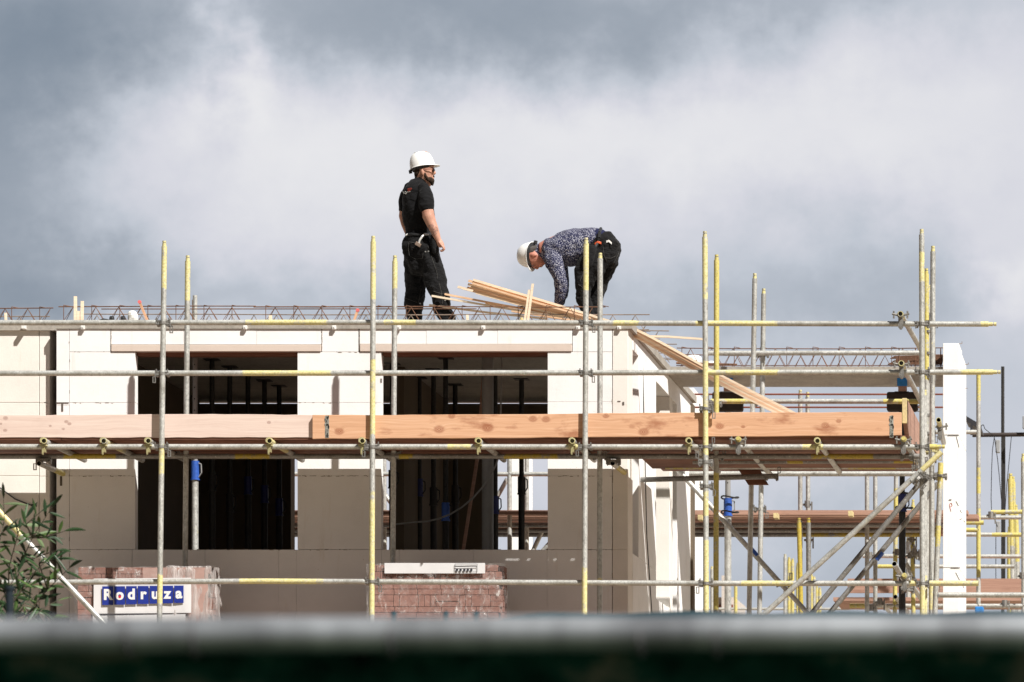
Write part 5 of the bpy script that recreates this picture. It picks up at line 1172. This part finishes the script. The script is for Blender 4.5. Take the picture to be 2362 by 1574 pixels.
for tip in ([(18, 1500, 0), (30, 1390, 0), (48, 1300, .1), (75, 1240, 0), (120, 1170, -.1)], [(18, 1500, 0), (60, 1420, .1), (110, 1360, .1), (160, 1310, 0)], [(10, 1520, .1), (20, 1400, .2), (20, 1310, .1), (45, 1220, 0), (60, 1195, 0)],
            [(0, 1500, -.1), (-15, 1380, 0), (-10, 1290, 0), (10, 1200, .1), (8, 1150, 0)], [(25, 1490, -.2), (60, 1440, -.2), (105, 1400, -.1), (135, 1385, 0)], [(5, 1500, .2), (10, 1440, .2), (40, 1370, .1), (70, 1350, .1)],
            [(48, 1300, .1), (85, 1285, .1), (130, 1270, 0)], [(30, 1390, 0), (70, 1330, 0), (100, 1300, 0)], [(60, 1420, .1), (95, 1410, 0), (120, 1430, 0)], [(-10, 1300, 0), (-5, 1240, .1), (20, 1215, 0)], [(75, 1240, 0), (105, 1240, 0), (150, 1225, 0)], [(20, 1400, .2), (5, 1350, .2), (-5, 1330, .1)], [(110, 1360, .1), (90, 1300, .1), (130, 1290, .1)], [(75, 1240, 0), (60, 1210, -.1), (95, 1180, -.1)],
            [(-20, 1480, 0), (10, 1430, 0), (45, 1400, 0), (90, 1370, .1)], [(-25, 1430, 0), (0, 1390, 0), (30, 1340, 0), (40, 1320, 0)], [(20, 1450, .3), (55, 1400, .3), (80, 1420, .3)]):
    branch(tip, 27, .006)
for k in range(5): st_.tube(P(20+k*6-12, 2907, 27+.1*k), P((18, 10, 0, 25, 5)[k], 1500, 27+(.0, .1, -.1, -.2, .2)[k]), .02, 7, hollow=False, r1=.007)
part('stem', st_, plain('green brown bark', (.06, .05, .03), .8), sh); part('leaves', lf, LEAF, sh)

# ------------------------------------------------------------------ foreground mesh fence, far out of focus, and the teal netting behind it
fn = thing('site_fence', 'blurred silver fence top rail with black green netting across the bottom', 'fence', (-1, 6, 0))
t = mat('fence rail zinc', .42, .75); t.l.new(t.ramp(t.noise(t.map(t.obj, scale=(1, 1, .2)), 5, 4, .6), [(.38, (.20, .21, .225)), (.6, (.50, .53, .56))]), t.b.inputs['Base Color'])
b = MB(); xa, xb = P(-250, 0, 6).x, P(2700, 0, 6).x
b.tube((xa, 6, P(0, 1467, 6).z), (xb, 6, P(0, 1458, 6).z), .0235, 24, hollow=False); part('top_rail', b, MATS['fence rail zinc'], fn, True)
for px in (-240, 2690):
    b = MB(); c_ = P(px, 0, 6); b.tube((c_.x, 6.0, .001), (c_.x, 6.0, P(0, 1472, 6).z), .021, 14, hollow=False); part('post', b, MATS['fence rail zinc'], fn, True)
for px in (300, 452, 905, 1480, 1655, 2080):
    b = MB(); c_ = P(px, 1473, 6); b.tube(c_+Vector((-.003, 0, 0)), c_+Vector((.003, 0, 0)), .0255, 16, hollow=False); part('tie', b, plain('fence tie%d' % px, (.08, .08, .085), .7), fn, True)
t = mat('black green netting', .95, 0, .02)
a_ = t.noise(t.map(t.obj, scale=(1, 1, 2.2)), 4.5, 5, .6); a2 = t.noise(t.obj, 22, 3, .6)
t.l.new(t.ramp(t.m('ADD', t.m('MULTIPLY', a_, .75), t.m('MULTIPLY', a2, .25)), [(.36, (.003, .0034, .003)), (.44, (.006, .032, .022)), (.53, (.012, .062, .042)), (.60, (.12, .13, .09))]), t.b.inputs['Base Color'])
b = MB(); nx, nz = 120, 24; zt_ = P(0, 1475, 6.035).z; ix = {}
for i in range(nx+1):
    for j in range(nz+1):
        x_ = xa+(xb-xa)*i/nx; z_ = .02+(zt_-.02)*j/nz; ix[i, j] = len(b.v); b.v.append((x_, 6.036+.012*mnoise.noise(Vector((x_*9, z_*2, 0)))*(1-j/nz*.6), z_)); b.a.append(0)
for i in range(nx):
    for j in range(nz): b.f.append((ix[i, j], ix[i+1, j], ix[i+1, j+1], ix[i, j+1])); b.mi.append(0)
part('netting', b.mesh('netting', MATS['black green netting'], True), None, fn)
tn = thing('teal_netting', 'dark teal windbreak netting peeking over the blurred rail at right', 'netting', (P(1800, 0, 13).x, 13, 0))
b = MB(); x0_, x1_ = P(1150, 0, 13).x, P(2500, 0, 13).x; n_ = 60; pts = []
for k in range(n_+1): pts.append((x0_+(x1_-x0_)*k/n_, P(0, 1412+16*math.exp(-k/3.5)-3*math.sin(k*.4), 13).z))
b.slab([(x0_, 0.02), (x1_, .02)]+pts[::-1], 13, 13.004); part('cloth', b, plain('teal cloth', (.004, .05, .068), .9, 0, .3, 3, 0, .05), tn)
for px in (22, 908, 1028, 1098):
    o = thing('teal_post', {22: 'dark teal post end behind the shrub at the lower left', 908: 'leftmost of the three small teal pegs in front of the right brick pack', 1028: 'middle of the three small teal pegs in front of the right brick pack', 1098: 'rightmost of the three small teal pegs in front of the right brick pack'}[px], 'post', (P(px, 0, 15).x, 15, 0)); b = MB(); c_ = P(px, 1411 if px > 100 else 1352, 15)
    b.tube((c_.x, 15, .001), c_, .008 if px > 100 else .014, 10, hollow=False); b.tube(c_-Vector((0, 0, .012)), c_, .0095 if px > 100 else .018, 10, hollow=False); part('post', b, MATS['teal cloth'] if px > 100 else plain('dark navy post', (.004, .012, .02), .8), o, True)
